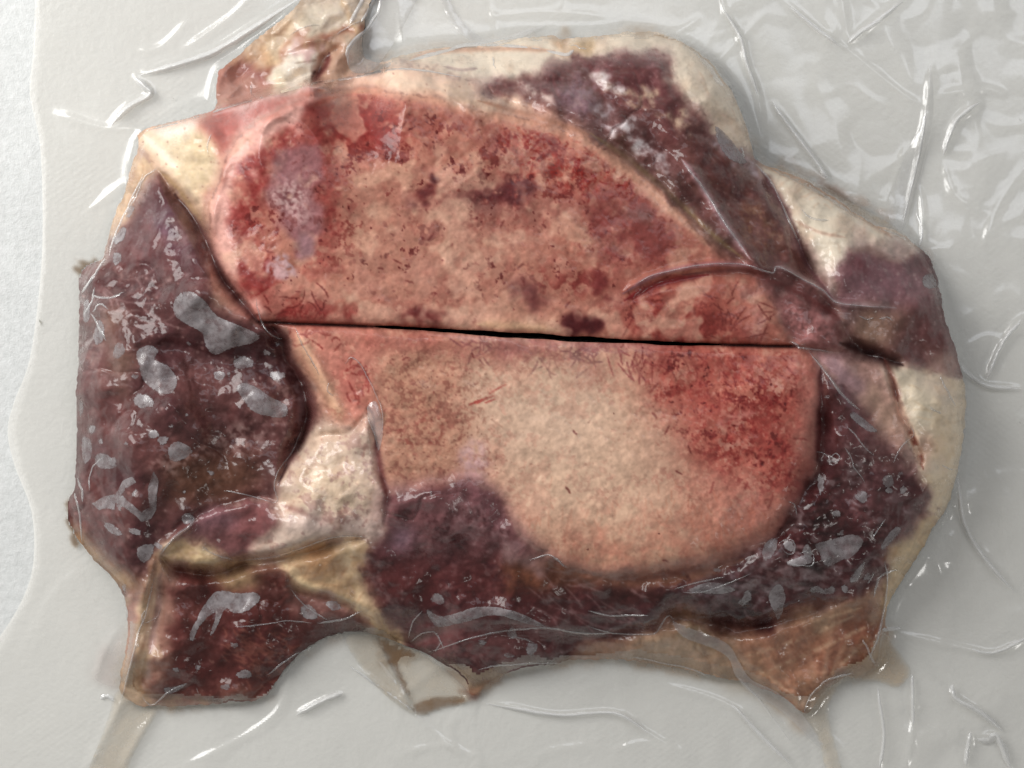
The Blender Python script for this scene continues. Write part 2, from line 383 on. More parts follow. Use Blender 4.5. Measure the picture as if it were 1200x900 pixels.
# folds running through the softer tissue
fold = np.abs(noise(44) + .35 * noise(15))
Z = Z - 2.6 * np.clip(1 - fold * 3.4, 0, 1) ** 1.5 * blur(soft_tissue, 5) * sstep(-.3, .8, noise(60)) * (1 - blur(np.clip(sum(m_of(*k_) for k_ in M if 'fat' in k_[1] or k_[1] in ('tendon', 'gristle')), 0, 1), 4))
Z = Z + (noise(26) * 0.8 + noise(9) * 0.22) * bones
CREASES = [  # polyline, half width, depth (negative = groove)
    ([(186, 200), (205, 225), (236, 270), (250, 300), (262, 325), (285, 355), (306, 380)], 8, -36),
    ([(306, 380), (330, 392), (336, 418), (352, 445), (360, 478), (355, 508), (340, 535), (325, 568)], 8, -30),
    ([(318, 382), (325, 395), (318, 405)], 4, -10),
    ([(430, 475), (440, 510), (444, 545), (456, 580), (450, 615)], 4.5, -8),
    ([(345, 535), (375, 512), (410, 508), (428, 485)], 4, -9),
    ([(735, 356), (772, 334), (820, 324), (868, 323), (905, 330), (942, 346), (975, 366), (990, 378)], 5, -6),
    ([(985, 375), (1000, 402), (1035, 420), (1062, 428)], 6, -18),
    ([(1035, 420), (1046, 450), (1056, 485), (1066, 505), (1078, 535), (1080, 550)], 2.6, -8),
    ([(892, 198), (905, 220), (925, 255), (938, 292), (952, 318), (975, 348)], 6, -24),
    ([(935, 408), (985, 414), (1030, 421)], 4, -13),
    ([(960, 425), (964, 470), (962, 520), (948, 565), (928, 606), (895, 638), (850, 660), (790, 674), (730, 680), (664, 668)], 9, -14),
    ([(150, 415), (200, 405), (240, 418), (300, 420), (340, 430)], 9, -9),
    ([(430, 632), (402, 634), (362, 646), (322, 656), (285, 662), (250, 672), (205, 668), (188, 650)], 6, -24),
    ([(190, 640), (212, 618), (235, 602), (265, 592), (300, 582), (325, 588)], 4, -8),
    ([(335, 672), (350, 692), (385, 702), (420, 716), (445, 738)], 4, -12),
    ([(470, 758), (530, 742), (580, 738), (640, 750), (700, 748)], 7, -12),
    ([(690, 748), (760, 738), (800, 722), (870, 738), (930, 722), (1000, 700)], 7, -20),
    ([(560, 100), (600, 122), (660, 138), (710, 162), (760, 200), (800, 240), (830, 275)], 5, -8),
    ([(640, 100), (700, 110), (760, 150), (800, 200)], 6, -5),
    ([(560, 112), (620, 100), (680, 96), (740, 110)], 6, -5),
    ([(190, 670), (185, 720), (172, 770), (165, 810)], 5, -8),
    ([(728, 344), (745, 333), (770, 322), (820, 312), (868, 310), (905, 321)], 3.2, 5), ([(905, 320), (914, 313), (940, 325), (966, 340), (982, 355), (1010, 358), (1050, 361)], 3.2, 9), ([(878, 302), (892, 314), (906, 319)], 4, 6),
    ([(326, 92), (345, 76), (366, 68)], 9, 16), ([(372, 92), (380, 70), (400, 54)], 4, -8), ([(300, 66), (345, 54), (398, 38)], 4, 6), ([(252, 126), (256, 88), (284, 66), (330, 30), (352, 4)], 4, 6),
    # folds and ridges
    ([(160, 157), (250, 131), (330, 107), (410, 91), (470, 81), (540, 90)], 4, 9),
    ([(798, 185), (820, 215), (850, 262), (878, 300), (905, 316)], 6, 12),
    ([(886, 192), (905, 215), (922, 250), (938, 290)], 4, 9),
    ([(186, 648), (205, 628), (228, 612)], 4, 10),
    ([(228, 608), (262, 596), (300, 590)], 7, 6),
    ([(182, 650), (168, 700), (155, 760), (146, 815)], 5, 10),
    ([(560, 742), (600, 722), (660, 735), (720, 742)], 6, 5),
    ([(480, 764), (540, 742), (600, 735), (660, 742)], 5, 5),
    ([(330, 664), (352, 686), (400, 702), (440, 724)], 6, 9),
    ([(640, 652), (655, 658), (668, 668)], 4, 6),
    ([(255, 225), (246, 262), (252, 292), (268, 322), (290, 352)], 6, 5),
    ([(345, 382), (360, 410), (375, 435), (390, 470), (402, 495)], 5, 7),
    ([(1040, 660), (1040, 700), (1030, 745), (1018, 780)], 3, 8),
    ([(905, 210), (960, 228), (1020, 262), (1060, 300)], 10, 6),
    ([(200, 300), (215, 350), (190, 400)], 14, 5), ([(240, 380), (280, 396)], 9, 5), ([(270, 470), (320, 478)], 14, 6), ([(200, 470), (240, 500)], 16, 6)]
kerf = line([(300, 378), (400, 381), (500, 386), (600, 392), (700, 399), (800, 403), (925, 405)], 5, taper=False)
Z = Z - 6 * kerf - 9 * np.exp(-((GY - gap_y) / 1.8) ** 2) * sstep(296, 312, GX) * sstep(945, 925, GX)
Z = Z + 5 * line([(300, 368), (285, 342), (263, 314), (250, 288), (247, 262), (255, 222), (269, 186), (295, 155), (336, 130), (384, 113), (432, 108)], 5)
for pts, w, d in CREASES:
    Z = Z + d * line(pts, w, die=True)
frost_relief = fbm(7, 2)
fatty = np.clip(sum(m_of(*k_) for k_ in ((LOWER, 'fat_lump'), (LOWER, 'tendon'), (LOWER, 'fat_fold'), (UPPER, 'gristle'), (UPPER, 'rim_fat'), (LOWER, 'flap_skin'))), 0, 1)
Z = Z + (noise(30) * 2.6 + noise(14) * .6) * blur(fatty, 5)
Z = blur(Z, 0.9)
Z = np.maximum(Z, 10)

# ------------------------------------------------------------------ the tissue colours, with some shade and highlights painted in
C = np.zeros((NY, NX, 3))
ROUGH = np.full((NY, NX), 0.42)


def rgb(c):
    return np.array(c, float) / 255.0


def paint(m, c, op=1.0):
    global C
    a = np.clip(m * op, 0, 1)[..., None]
    C = C * (1 - a) + rgb(c) * a


n3, n6, n12, n25, n50 = fbm(4, 2), fbm(8, 3), fbm(16, 3), fbm(34, 4), fbm(70, 4)
p3, p6, p12, p25 = fbm(4, 2), fbm(8, 3), fbm(16, 3), fbm(34, 4)
fr1, fr2, fr3 = fbm(44, 6, .82), fbm(26, 5, .85), fbm(14, 4, .9)
fib = noise(3, 14)                       # fibre running across
vein = 1 - np.clip(np.abs(p25) * 3.2, 0, 1)
BASE = {(UPPER, 'gristle'): (186, 160, 136), (UPPER, 'back_fat'): (222, 206, 186), (UPPER, 'side_fat'): (226, 212, 192), (UPPER, 'side_muscle'): (112, 78, 80),
        (UPPER, 'muscle_strip'): (108, 72, 70), (LOWER, 'corner_skin'): (186, 156, 126), (UPPER, 'rim_fat'): (196, 150, 132), (UPPER, 'bone'): (196, 142, 118),
        (LOWER, 'membrane'): (156, 118, 98), (LOWER, 'side_fat'): (192, 168, 134), (LOWER, 'outer_fat'): (230, 214, 190), (LOWER, 'muscle'): (86, 54, 56), (LOWER, 'sinew'): (164, 128, 118),
        (LOWER, 'flap'): (100, 60, 57), (LOWER, 'flap_skin'): (188, 160, 132), (LOWER, 'side_muscle'): (92, 62, 62), (LOWER, 'tendon'): (198, 170, 136),
        (LOWER, 'fat_lump'): (196, 172, 154), (LOWER, 'muscle_lump'): (124, 82, 82), (LOWER, 'fat_fold'): (204, 182, 146), (LOWER, 'bone'): (186, 142, 118)}
for k, (o, own, nm) in enumerate(PARTS):
    C[label == k + 1] = rgb(BASE[(own, nm)])
for ch in range(3):
    C[..., ch] = blur(C[..., ch], 3.2)
inb = {key: blur((label == k + 1).astype(float), 2.2) for k, key in enumerate([(p[1], p[2]) for p in PARTS])}

# --- upper bone: spongy cut face, blood, pale rim
ub = inb[(UPPER, 'bone')]
paint(ub * np.clip(n25 * .5 + .3, 0, 1), (206, 160, 134), .7)
paint(ub * np.clip(p25 * .5 + .1, 0, 1), (178, 116, 98), .7)
paint(ub * mask([(380, 180), (470, 200), (560, 250), (640, 300), (660, 380), (500, 376), (380, 340)], 22), (196, 158, 132), .6)
paint(ub * mask([(250, 300), (246, 240), (262, 190), (300, 150), (360, 120), (400, 118), (340, 145), (300, 180), (280, 230), (274, 290), (290, 350), (280, 345)], 7), (210, 158, 142), .8)
paint(ub * mask([(270, 210), (310, 160), (350, 140), (345, 168), (318, 200), (300, 240), (292, 300), (320, 350), (370, 355), (390, 375), (310, 372), (272, 320), (262, 270)], 9), (152, 66, 62), .8)
paint(ub * mask([(360, 135), (400, 120), (460, 130), (470, 165), (430, 190), (400, 185), (385, 240), (382, 310), (370, 320), (372, 240), (370, 180)], 11), (158, 74, 64), .62)
paint(ub * mask(ell(425, 146, 38, 22, 30), 9, 2), (138, 48, 42), .7)
paint(ub * mask([(330, 175), (372, 165), (378, 200), (370, 262), (366, 292), (348, 298), (338, 272), (312, 236), (316, 204)], 5, 2), (154, 108, 116), .85)
paint(ub * mask(ell(342, 240, 22, 24), 7, 2) * np.clip(.6 + n3 * .5, 0, 1), (208, 182, 176), .75)
paint(ub * mask(ell(357, 292, 12, 14), 3, 1), (146, 108, 116), .7)
paint(ub * mask(ell(323, 316, 21, 11, -15), 2.5, 1) * np.clip(.7 + n3 * .4, 0, 1), (192, 160, 158), .8)
paint(ub * mask([(480, 215), (545, 205), (620, 215), (690, 250), (640, 262), (560, 262), (480, 262)], 16, 2), (164, 118, 104), .6)
paint(ub * mask([(538, 205), (560, 212), (590, 222), (618, 218), (622, 232), (590, 236), (560, 228), (542, 218)], 5, 2.4) * np.clip(.7 + p6 * .7, 0, 1), (104, 44, 46), .85)
paint(ub * mask(ell(560, 238, 34, 10, 6), 8, 1), (140, 102, 100), .55)
paint(ub * mask(ell(504, 208, 6, 5), 2), (98, 44, 44), .85)
paint(ub * mask(ell(496, 228, 15, 6, -18), 3, 2), (114, 48, 46), .85)
paint(ub * mask(ell(482, 241, 9, 8), 4), (136, 96, 92), .5)
paint(ub * mask(ell(479, 129, 3, 2.5), 1), (92, 66, 58), .8)
paint(ub * mask([(700, 250), (740, 232), (780, 245), (795, 275), (770, 300), (715, 298), (690, 280)], 13, 2), (146, 78, 70), .75)
paint(ub * mask(ell(742, 255, 14, 11), 5, 1), (138, 102, 96), .75)
paint(ub * mask([(590, 160), (650, 160), (715, 190), (730, 215), (690, 215), (640, 200), (600, 195)], 14, 2), (180, 94, 76), .55)
for x, y, rx, ry, r in ((610, 168, 11, 7, 40), (640, 176, 13, 6, 15), (660, 183, 6, 5, 0), (676, 183, 7, 4, 20), (646, 205, 12, 5, 10), (705, 200, 10, 3, 40), (620, 185, 6, 8, 0), (735, 225, 16, 3, 15)):
    paint(ub * mask(ell(x, y, rx, ry, r), 2.4, 2.4) * np.clip(.7 + p3 * .6, 0, 1), (150, 44, 36), .85)
paint(ub * mask(ell(590, 150, 3, 22, 10), 3), (182, 92, 74), .5)
paint(ub * mask([(560, 368), (620, 366), (665, 376), (640, 388), (570, 384)], 5, 1.5), (216, 180, 148), .8)
paint(ub * mask(ell(520, 318, 38, 18), 12, 1), (200, 160, 136), .5)
paint(ub * mask(ell(620, 344, 12, 10), 5, 2), (110, 54, 54), .8)
paint(ub * mask(ell(683, 380, 26, 10, 5), 4, 2), (84, 28, 32), .9)
paint(ub * mask(ell(497, 373, 28, 9, 10), 4, 2), (112, 46, 42), .8)
paint(ub * mask([(640, 325), (690, 322), (710, 335), (700, 348), (650, 338)], 4, 2.5) * np.clip(.6 + p6 * .8, 0, 1), (132, 58, 52), .8)
paint(ub * mask([(740, 345), (800, 325), (860, 330), (900, 380), (915, 402), (760, 400), (735, 375)], 12, 2), (176, 100, 84), .75)
paint(ub * mask(ell(720, 355, 14, 10), 5), (210, 164, 142), .75)
paint(ub * mask([(752, 352), (800, 352), (830, 375), (845, 400), (760, 398)], 10, 2), (142, 62, 54), .6)
paint(ub * mask([(840, 325), (880, 325), (890, 360), (905, 395), (860, 380), (845, 350)], 8, 2), (206, 150, 126), .65)
paint(ub * mask([(860, 330), (885, 350), (905, 400), (860, 402), (890, 385), (880, 360)], 4, 2), (206, 172, 158), .7)
paint(ub * mask([(290, 330), (330, 345), (420, 365), (410, 380), (305, 376)], 6, 2), (140, 52, 48), .75)
paint(ub * mask(ell(385, 340, 34, 16, 10), 8, 2), (204, 152, 124), .6)
paint(ub * line([(300, 370), (280, 340), (258, 305), (248, 262), (256, 220)], 3.2), (220, 176, 156), .7)
paint(ub * line([(420, 106), (480, 113), (540, 128), (600, 140), (650, 152), (700, 176), (750, 212), (790, 248), (822, 282)], 9), (212, 164, 136), .8)
bloody = blur(np.clip(mask([(290, 140), (460, 118), (560, 150), (720, 185), (770, 240), (780, 290), (700, 300), (620, 240), (480, 230), (400, 290), (390, 370), (290, 370), (268, 260)], 20), 0, 1), 8)
paint(ub * sstep(.1, 1.3, blur(fr1, 2.5) * 1.3) * (.3 + .6 * bloody), (156, 86, 76), .6)
paint(ub * sstep(1.0, 1.9, fr2 + .5 * n50 + .2 * bloody) * (.2 + .8 * bloody), (128, 52, 46), .7)
paint(ub * sstep(1.6, 2.5, fr3 + .5 * n25 + .2 * bloody) * (.3 + .7 * bloody), (108, 42, 40), .65)
paint(ub * sstep(.5, 1.6, -blur(fr2, 1.5) * 1.2), (212, 172, 146), .5)
paint(ub * sstep(1.2, 2.2, -fr3), (214, 174, 146), .3)
paint(ub * sstep(1.2, 2.2, fbm(12, 3, .9)) * mask([(420, 260), (560, 260), (700, 300), (700, 340), (540, 350), (420, 340)], 16), (134, 84, 74), .6)
paint(ub * specks(ub, 70, .8, 1.6), (120, 60, 54), .4)
vivid = mask([(590, 155), (660, 160), (740, 205), (752, 240), (690, 222), (620, 205)], 7, 2.4)
paint(ub * vivid * sstep(-.1, 1.0, fr3), (156, 50, 40), .8)
paint(ub * strokes(scatter(ub * vivid, 40), 13, .6, 1.0), (140, 40, 34), .5)
paint(ub * strokes(scatter(ub * mask([(740, 340), (860, 330), (910, 402), (730, 400)], 8), 40), 26, .6, .5), (112, 44, 40), .45)
paint(ub * strokes(scatter(ub * mask([(290, 330), (390, 345), (380, 380), (300, 376)], 6), 16), 26, .6, .8), (108, 40, 36), .5)
paint(ub * mask([(752, 352), (800, 350), (850, 375), (900, 402), (760, 402)], 9, 2) * sstep(-.6, .8, fr2), (136, 56, 48), .7)
paint(ub * line([(430, 104), (500, 112), (560, 128), (620, 142), (680, 160), (740, 202), (790, 248), (826, 286)], 6), (214, 172, 146), .5)

def bone_accents(k_):
    op = lambda v: v * k_
    rim = mask([(300, 374), (284, 348), (262, 318), (249, 290), (244, 262), (252, 220), (266, 183), (292, 151), (332, 126), (382, 109), (400, 112), (345, 136), (305, 168), (280, 205), (270, 250), (272, 290), (284, 330), (306, 366)], 3, 2)
    paint(ub * rim, (224, 180, 166), .85)
    band = mask([(280, 232), (292, 196), (318, 166), (352, 142), (386, 132), (392, 150), (352, 164), (322, 186), (306, 222), (298, 262), (304, 300), (318, 338), (300, 350), (282, 310), (276, 268)], 6, 3)
    paint(ub * band * np.clip(.75 + .3 * fr2, 0, 1), (142, 56, 52), .75)
    inner = mask([(378, 160), (398, 180), (396, 240), (388, 300), (372, 322), (368, 300), (380, 250), (380, 200)], 6, 3)
    paint(ub * inner * np.clip(.7 + .35 * fr2, 0, 1), (146, 62, 56), .7)
    vein_patch = mask([(330, 178), (352, 168), (374, 168), (378, 200), (372, 262), (366, 294), (352, 300), (340, 272), (312, 236), (314, 206)], 3.5, 2)
    paint(ub * vein_patch, (152, 106, 106), .8)
    paint(ub * mask(ell(342, 236, 24, 22, 20), 6, 2.5) * np.clip(.65 + n3 * .4, 0, 1), (204, 178, 172), .75)
    paint(ub * mask(ell(358, 290, 10, 15), 3, 1.5), (140, 104, 114), .8)
    paint(ub * mask(ell(323, 316, 21, 11, -15), 2, 1.5) * np.clip(.75 + n3 * .35, 0, 1), (190, 158, 156), .85)
    paint(ub * mask(ell(428, 148, 34, 20, 20), 8, 4) * np.clip(.7 + .5 * fr2, 0, 1), (128, 46, 42), .75)
    paint(ub * mask([(536, 204), (562, 214), (592, 222), (618, 214), (622, 234), (590, 240), (558, 230), (540, 218)], 4, 3) * np.clip(.75 + .5 * fr3, 0, 1), (92, 42, 44), .85)
    paint(ub * mask(ell(505, 208, 6, 5), 1.6, 1), (90, 42, 42), .9)
    paint(ub * mask(ell(496, 228, 15, 6, -18), 2.2, 2), (104, 46, 44), .9)
    paint(ub * mask(ell(735, 268, 48, 32, 20), 8, 4) * np.clip(.8 + .25 * fr2, 0, 1), (134, 66, 62), .88)
    paint(ub * mask(ell(742, 256, 13, 10), 4, 2), (130, 96, 90), .75)
    paint(ub * mask(ell(620, 344, 13, 10), 4, 3), (110, 60, 58), .8)
    paint(ub * mask([(658, 376), (672, 370), (690, 368), (706, 380), (700, 390), (664, 388)], 3, 2), (80, 28, 30), .9)
    paint(ub * mask([(470, 376), (490, 366), (510, 370), (530, 382), (500, 382)], 3, 2), (104, 42, 40), .85)
    paint(ub * line([(560, 380), (610, 383), (655, 388)], 4), (214, 178, 144), .7)
    paint(ub * mask([(690, 330), (700, 328), (712, 336), (706, 345), (694, 342)], 2.5, 2), (112, 46, 44), .8)


bone_accents(1)
# --- lower bone
lb = inb[(LOWER, 'bone')]
paint(lb * np.clip(n25 * .4 + .25, 0, 1), (202, 164, 138), .6)
paint(lb * mask([(345, 380), (440, 385), (450, 430), (440, 480), (420, 500), (385, 470), (350, 420)], 6, 1), (196, 132, 114), .85)
paint(lb * mask([(395, 430), (435, 440), (440, 480), (415, 480)], 7, 2), (164, 92, 80), .6)
paint(lb * line([(348, 392), (365, 425), (385, 460), (400, 492)], 7), (222, 186, 150), .85)
paint(lb * mask([(445, 400), (560, 410), (570, 480), (560, 560), (455, 572), (442, 480)], 14, 2), (182, 138, 112), .85)
paint(lb * mask([(560, 400), (700, 410), (740, 460), (760, 560), (880, 640), (700, 668), (620, 620), (580, 540)], 26, 2), (206, 172, 142), .85)
paint(lb * mask([(560, 440), (660, 430), (720, 480), (640, 540), (560, 520)], 22, 2), (188, 160, 138), .6)
paint(lb * mask([(650, 600), (760, 590), (860, 600), (880, 640), (760, 668), (660, 660)], 18, 2), (212, 164, 132), .6)
paint(lb * mask([(690, 640), (720, 610), (745, 640), (740, 664), (690, 660)], 8, 2), (204, 146, 116), .6)
paint(lb * mask([(760, 408), (945, 408), (962, 460), (955, 540), (910, 600), (880, 560), (820, 560), (790, 520), (770, 470)], 15, 3), (182, 104, 88), .75)
paint(lb * mask([(820, 560), (880, 560), (930, 560), (920, 605), (860, 640), (800, 640)], 16, 2), (198, 134, 116), .6)
paint(lb * mask(ell(880, 605, 30, 22, -30), 10, 2), (200, 146, 136), .6)
paint(lb * mask([(920, 420), (960, 430), (960, 520), (945, 560), (930, 540), (940, 480)], 7, 2), (200, 150, 132), .7)
redz = mask([(770, 410), (930, 408), (945, 450), (925, 490), (930, 560), (890, 580), (850, 540), (800, 520), (775, 470)], 12, 3)
paint(lb * redz * sstep(-.7, .9, fr2 + .3 * p25), (138, 56, 50), .85)
paint(lb * redz * sstep(.5, 1.7, fr3), (112, 36, 36), .7)
paint(lb * mask([(920, 555), (950, 545), (945, 575), (925, 605)], 5, 2), (120, 48, 44), .7)
paint(lb * redz * sstep(.5, 1.5, -fr3), (204, 148, 132), .5)
paint(lb * line([(840, 498), (860, 488), (885, 484)], 3), (212, 164, 150), .6)
for x, y, rx, ry in ((625, 405, 40, 8), (575, 410, 24, 9), (680, 420, 26, 18), (480, 400, 40, 8)):
    paint(lb * mask(ell(x, y, rx, ry, 5), 7, 2), (156, 104, 98), .5)
paint(lb * mask([(420, 388), (520, 394), (560, 402), (500, 412), (430, 405)], 6, 2), (170, 92, 78), .55)
paint(lb * strokes(scatter(mask(ell(572, 408, 26, 9, 5), 3, 0), 26), 15, .7, .3), (118, 66, 66), .6)
paint(lb * strokes(scatter(mask(ell(662, 415, 40, 14, 8), 3, 0), 46), 17, .7, .4), (112, 64, 66), .6)
paint(lb * strokes(scatter(mask(ell(735, 418, 20, 14, 8), 3, 0), 16), 22, .7, .3, 1.2, .3), (138, 72, 68), .7)
paint(lb * strokes(scatter(mask(ell(800, 420, 60, 14, 8), 3, 0), 20), 22, .55, .3, 1.2, .4), (110, 40, 40), .6)
paint(lb * strokes(scatter(mask(ell(375, 392, 34, 10, 8), 3, 0), 16), 24, .7, 1.2), (128, 52, 46), .55)
paint(lb * strokes(scatter(mask(ell(418, 450, 18, 24, 8), 3, 0), 20), 15, .7, .8), (132, 52, 46), .55)
paint(lb * strokes(scatter(mask(ell(560, 470, 12, 5, -30), 1.5, 0), 7), 18, .7, .2, -.5, .2), (150, 40, 36), .85)
grain = mask([(450, 420), (560, 420), (575, 560), (460, 572)], 12, 1)
paint(lb * grain * sstep(.4, 1.7, fr3), (146, 94, 78), .55)
paint(lb * specks(lb * grain, 160, .8, 1.9), (128, 80, 66), .55)
paint(lb * strokes(scatter(lb * grain, 130), 8, .6, 1.2), (140, 92, 76), .4)
paint(lb * sstep(.5, 1.6, -fr3) * .6, (216, 182, 152), .5)
ring = np.clip(mask(ell(497, 505, 26, 18), 2) - mask(ell(497, 505, 21, 14), 2), 0, 1)
paint(lb * ring * np.clip(.4 + p3, 0, 1), (140, 74, 62), .7)
paint(lb * sstep(.3, 1.5, fr1) * (1 - .5 * grain), (178, 122, 102), .5)
paint(lb * sstep(.9, 2.0, fr2), (166, 106, 90), .45)
paint(lb * strokes(scatter(lb * mask([(640, 590), (860, 580), (900, 640), (660, 668)], 12), 150), 13, .7, .5, 1.55, .25), (176, 106, 82), .35)
paint(lb * strokes(scatter(lb * redz, 40), 14, .8, .25), (106, 34, 34), .4)
paint(lb * specks(lb, 110, .7, 1.5), (138, 72, 62), .4)
paint(lb * mask([(548, 520), (565, 518), (575, 535), (572, 560), (558, 578), (540, 570), (545, 545)], 4, 2) * np.clip(.8 + n6 * .3, 0, 1), (192, 162, 160), .8)
paint(lb * line([(500, 392), (600, 399), (700, 404.5), (790, 407)], 2.2), (200, 156, 146), .55)
# raised pale kerf lip along the upper bone's saw line
paint(ub * line([(330, 374), (400, 376), (500, 379)], 2.5), (170, 110, 96), .5)

bz = np.clip(ub + lb, 0, 1)[..., None]
C = C * (1 - bz) + C * bz * np.array([.955, .92, .945])
paint(lb * mask([(570, 420), (700, 425), (740, 480), (760, 560), (820, 610), (780, 655), (700, 655), (620, 610), (590, 540), (565, 480)], 26, 2), (212, 184, 160), .55)
paint(lb * mask([(640, 640), (700, 600), (800, 585), (900, 580), (935, 580), (900, 635), (800, 668), (700, 668)], 16, 3) * np.clip(.6 + .4 * n12, 0, 1), (184, 116, 98), .5)
paint(lb * mask([(440, 384), (620, 398), (800, 406), (800, 430), (620, 425), (450, 415)], 9, 3) * np.clip(.5 + .4 * fr2, 0, 1), (158, 98, 88), .55)
paint(lb * blur(m_of(LOWER, 'muscle'), 9) * 1.5, (150, 108, 108), .75)
paint(lb * mask([(770, 405), (945, 408), (952, 470), (930, 540), (880, 560), (830, 520), (790, 480), (765, 440)], 14, 3) * np.clip(.65 + .35 * n12, 0, 1), (150, 66, 58), .6)
paint(lb * mask([(560, 394), (700, 402), (760, 404), (760, 416), (700, 418), (620, 412), (560, 404)], 5, 2) * np.clip(.6 + .4 * fr2, 0, 1), (136, 84, 82), .6)
C = C * (1 - ub[..., None]) + C * ub[..., None] * np.array([.90, .835, .835])
spread = ub * (.25 + .75 * np.clip(bloody + .8 * mask([(400, 240), (560, 200), (720, 230), (760, 330), (740, 400), (640, 390), (520, 350), (420, 340)], 20), 0, 1)) + lb * (.15 + .85 * redz)
paint(spread * sstep(1.7, 2.6, fr3 + .45 * fr1), (98, 38, 36), .75)
paint(np.clip(ub + lb, 0, 1) * strokes(scatter(spread, 60), 8, .7, .4), (98, 38, 36), .5)
paint(np.clip(ub + lb, 0, 1) * specks(spread, 50, .9, 1.8), (94, 36, 36), .75)
paint(ub * sstep(.8, 1.9, blur(fr1, 3) * -1.3), (206, 166, 142), .45)
saved = C.copy()
bone_accents(1)
C = saved * .3 + C * .7
paint(ub * line([(400, 108), (440, 107), (500, 114), (560, 128), (620, 143), (680, 161), (740, 204), (790, 249), (828, 286)], 5.5), (212, 168, 142), .6)
paint(ub * mask(ell(738, 266, 44, 30, 15), 7, 4) * np.clip(.85 + .2 * fr2, 0, 1), (128, 66, 60), .65)
paint(ub * mask(ell(742, 256, 13, 10), 4, 2), (118, 88, 82), .6)
paint(ub * sstep(.5, 1.6, blur(fbm(40, 4, .7), 2) * 1.2), (208, 168, 146), .45)
# --- muscles
lm = inb[(LOWER, 'side_muscle')]
paint(lm * mask([(170, 210), (190, 205), (235, 275), (260, 330), (200, 320), (140, 300)], 14, 2), (96, 66, 72), .8)
paint(lm * mask(ell(197, 262, 20, 18), 8, 2), (104, 78, 104), .5)
paint(lm * mask([(188, 206), (206, 228), (234, 274), (222, 280), (205, 250), (192, 226)], 3, 3), (110, 92, 86), .6)
paint(lm * line([(187, 201), (206, 226), (237, 273), (250, 300)], 2.2), (156, 134, 84), .7)
paint(lm * np.clip(n25 * .5, 0, 1), (112, 74, 72), .6)
paint(lm * np.clip(-n25 * .5, 0, 1), (74, 46, 50), .6)
paint(lm * mask([(200, 540), (240, 528), (290, 535), (310, 560), (260, 590), (200, 595)], 12, 2), (98, 70, 52), .75)
paint(lm * mask([(240, 405), (330, 405), (350, 470), (300, 440), (240, 425)], 9, 2), (66, 42, 46), .75)
paint(lm * mask([(120, 380), (150, 360), (140, 395), (160, 420), (140, 460), (125, 440)], 7, 3), (150, 126, 108), .55)
paint(lm * mask(ell(110, 430, 14, 24), 8, 3), (128, 100, 100), .5)
paint(lm * mask([(88, 610), (130, 660), (170, 690), (140, 690), (100, 650), (84, 620)], 6, 1), (174, 146, 104), .8)
cl = sstep(-.2, 1.2, n50)
paint(lm * sstep(1.2, 2.4, fr3 + .4 * n25) * (.15 + .85 * cl), (146, 118, 112), .5)
paint(lm * sstep(1.0, 2.0, fr2) * (.2 + .8 * cl), (124, 96, 92), .4)
paint(lm * specks(lm * (.15 + cl), 200, .8, 2.2), (160, 132, 126), .55)
paint(lm * strokes(scatter(lm * mask(ell(150, 345, 40, 26), 6), 9), 60, .6, 1.2, .3, .4), (150, 122, 120), .45)
paint(lm * mask([(195, 540), (235, 515), (290, 500), (305, 530), (280, 520), (240, 530), (205, 555)], 4, 3) * np.clip(.5 + n3, 0, 1), (156, 132, 126), .7)
paint(lm * line([(330, 425), (345, 450), (354, 478), (350, 500)], 4) * np.clip(.6 + n3, 0, 1), (150, 136, 140), .5)  # soft film reflection painted as a pale streak
bm = inb[(LOWER, 'muscle')]
paint(bm * np.clip(n25 * .5, 0, 1), (116, 76, 78), .65)
paint(bm * np.clip(-n25 * .5, 0, 1), (68, 38, 44), .65)
paint(bm * mask([(452, 575), (545, 560), (590, 590), (640, 645), (620, 660), (560, 650), (500, 650), (445, 640)], 9, 3), (122, 85, 88), .85)
paint(bm * mask(ell(470, 630, 22, 16), 7, 2), (146, 124, 142), .65)  # bluish highlight painted into the muscle colour
paint(bm * mask([(525, 598), (560, 590), (600, 610), (640, 650), (600, 640), (555, 625), (530, 615)], 5, 4) * np.clip(.55 + n6 * .5, 0, 1), (160, 128, 130), .7)
paint(bm * mask([(455, 650), (560, 640), (610, 655), (600, 680), (500, 672), (452, 668)], 8, 3), (92, 62, 66), .7)
paint(bm * mask([(440, 655), (560, 650), (640, 668), (700, 700), (640, 720), (500, 715), (450, 710)], 12, 3), (88, 46, 46), .75)
paint(bm * mask([(470, 735), (530, 720), (600, 735), (640, 760), (570, 790), (500, 765)], 8, 2), (122, 82, 82), .7)
paint(bm * line([(640, 660), (680, 672), (740, 684), (810, 676), (870, 656)], 6), (150, 108, 84), .75)
paint(bm * mask([(600, 655), (650, 648), (660, 668), (640, 690), (600, 680)], 8, 3), (124, 84, 62), .55)
paint(bm * mask([(700, 690), (780, 695), (760, 715), (710, 712)], 6, 2), (74, 42, 40), .7)
paint(bm * mask([(780, 695), (850, 680), (880, 690), (860, 706), (800, 706)], 6, 2) * np.clip(.7 + n6 * .5, 0, 1), (140, 128, 138), .65)
paint(bm * mask([(900, 600), (960, 540), (975, 470), (985, 560), (960, 640), (900, 660)], 10, 3), (82, 40, 42), .75)
paint(bm * mask([(985, 480), (1040, 540), (1075, 580), (1040, 620), (1000, 600), (980, 540)], 14, 3), (100, 70, 72), .75)
paint(bm * mask([(830, 715), (900, 705), (915, 725), (890, 740), (840, 735)], 7, 2), (48, 24, 24), .85)
paint(bm * mask([(780, 712), (830, 720), (835, 742), (790, 735)], 7, 2), (130, 106, 78), .75)
paint(bm * sstep(1.1, 2.2, fr3 + .3 * p25), (140, 112, 112), .5)
paint(bm * sstep(.6, 1.8, -fr2), (62, 34, 38), .5)
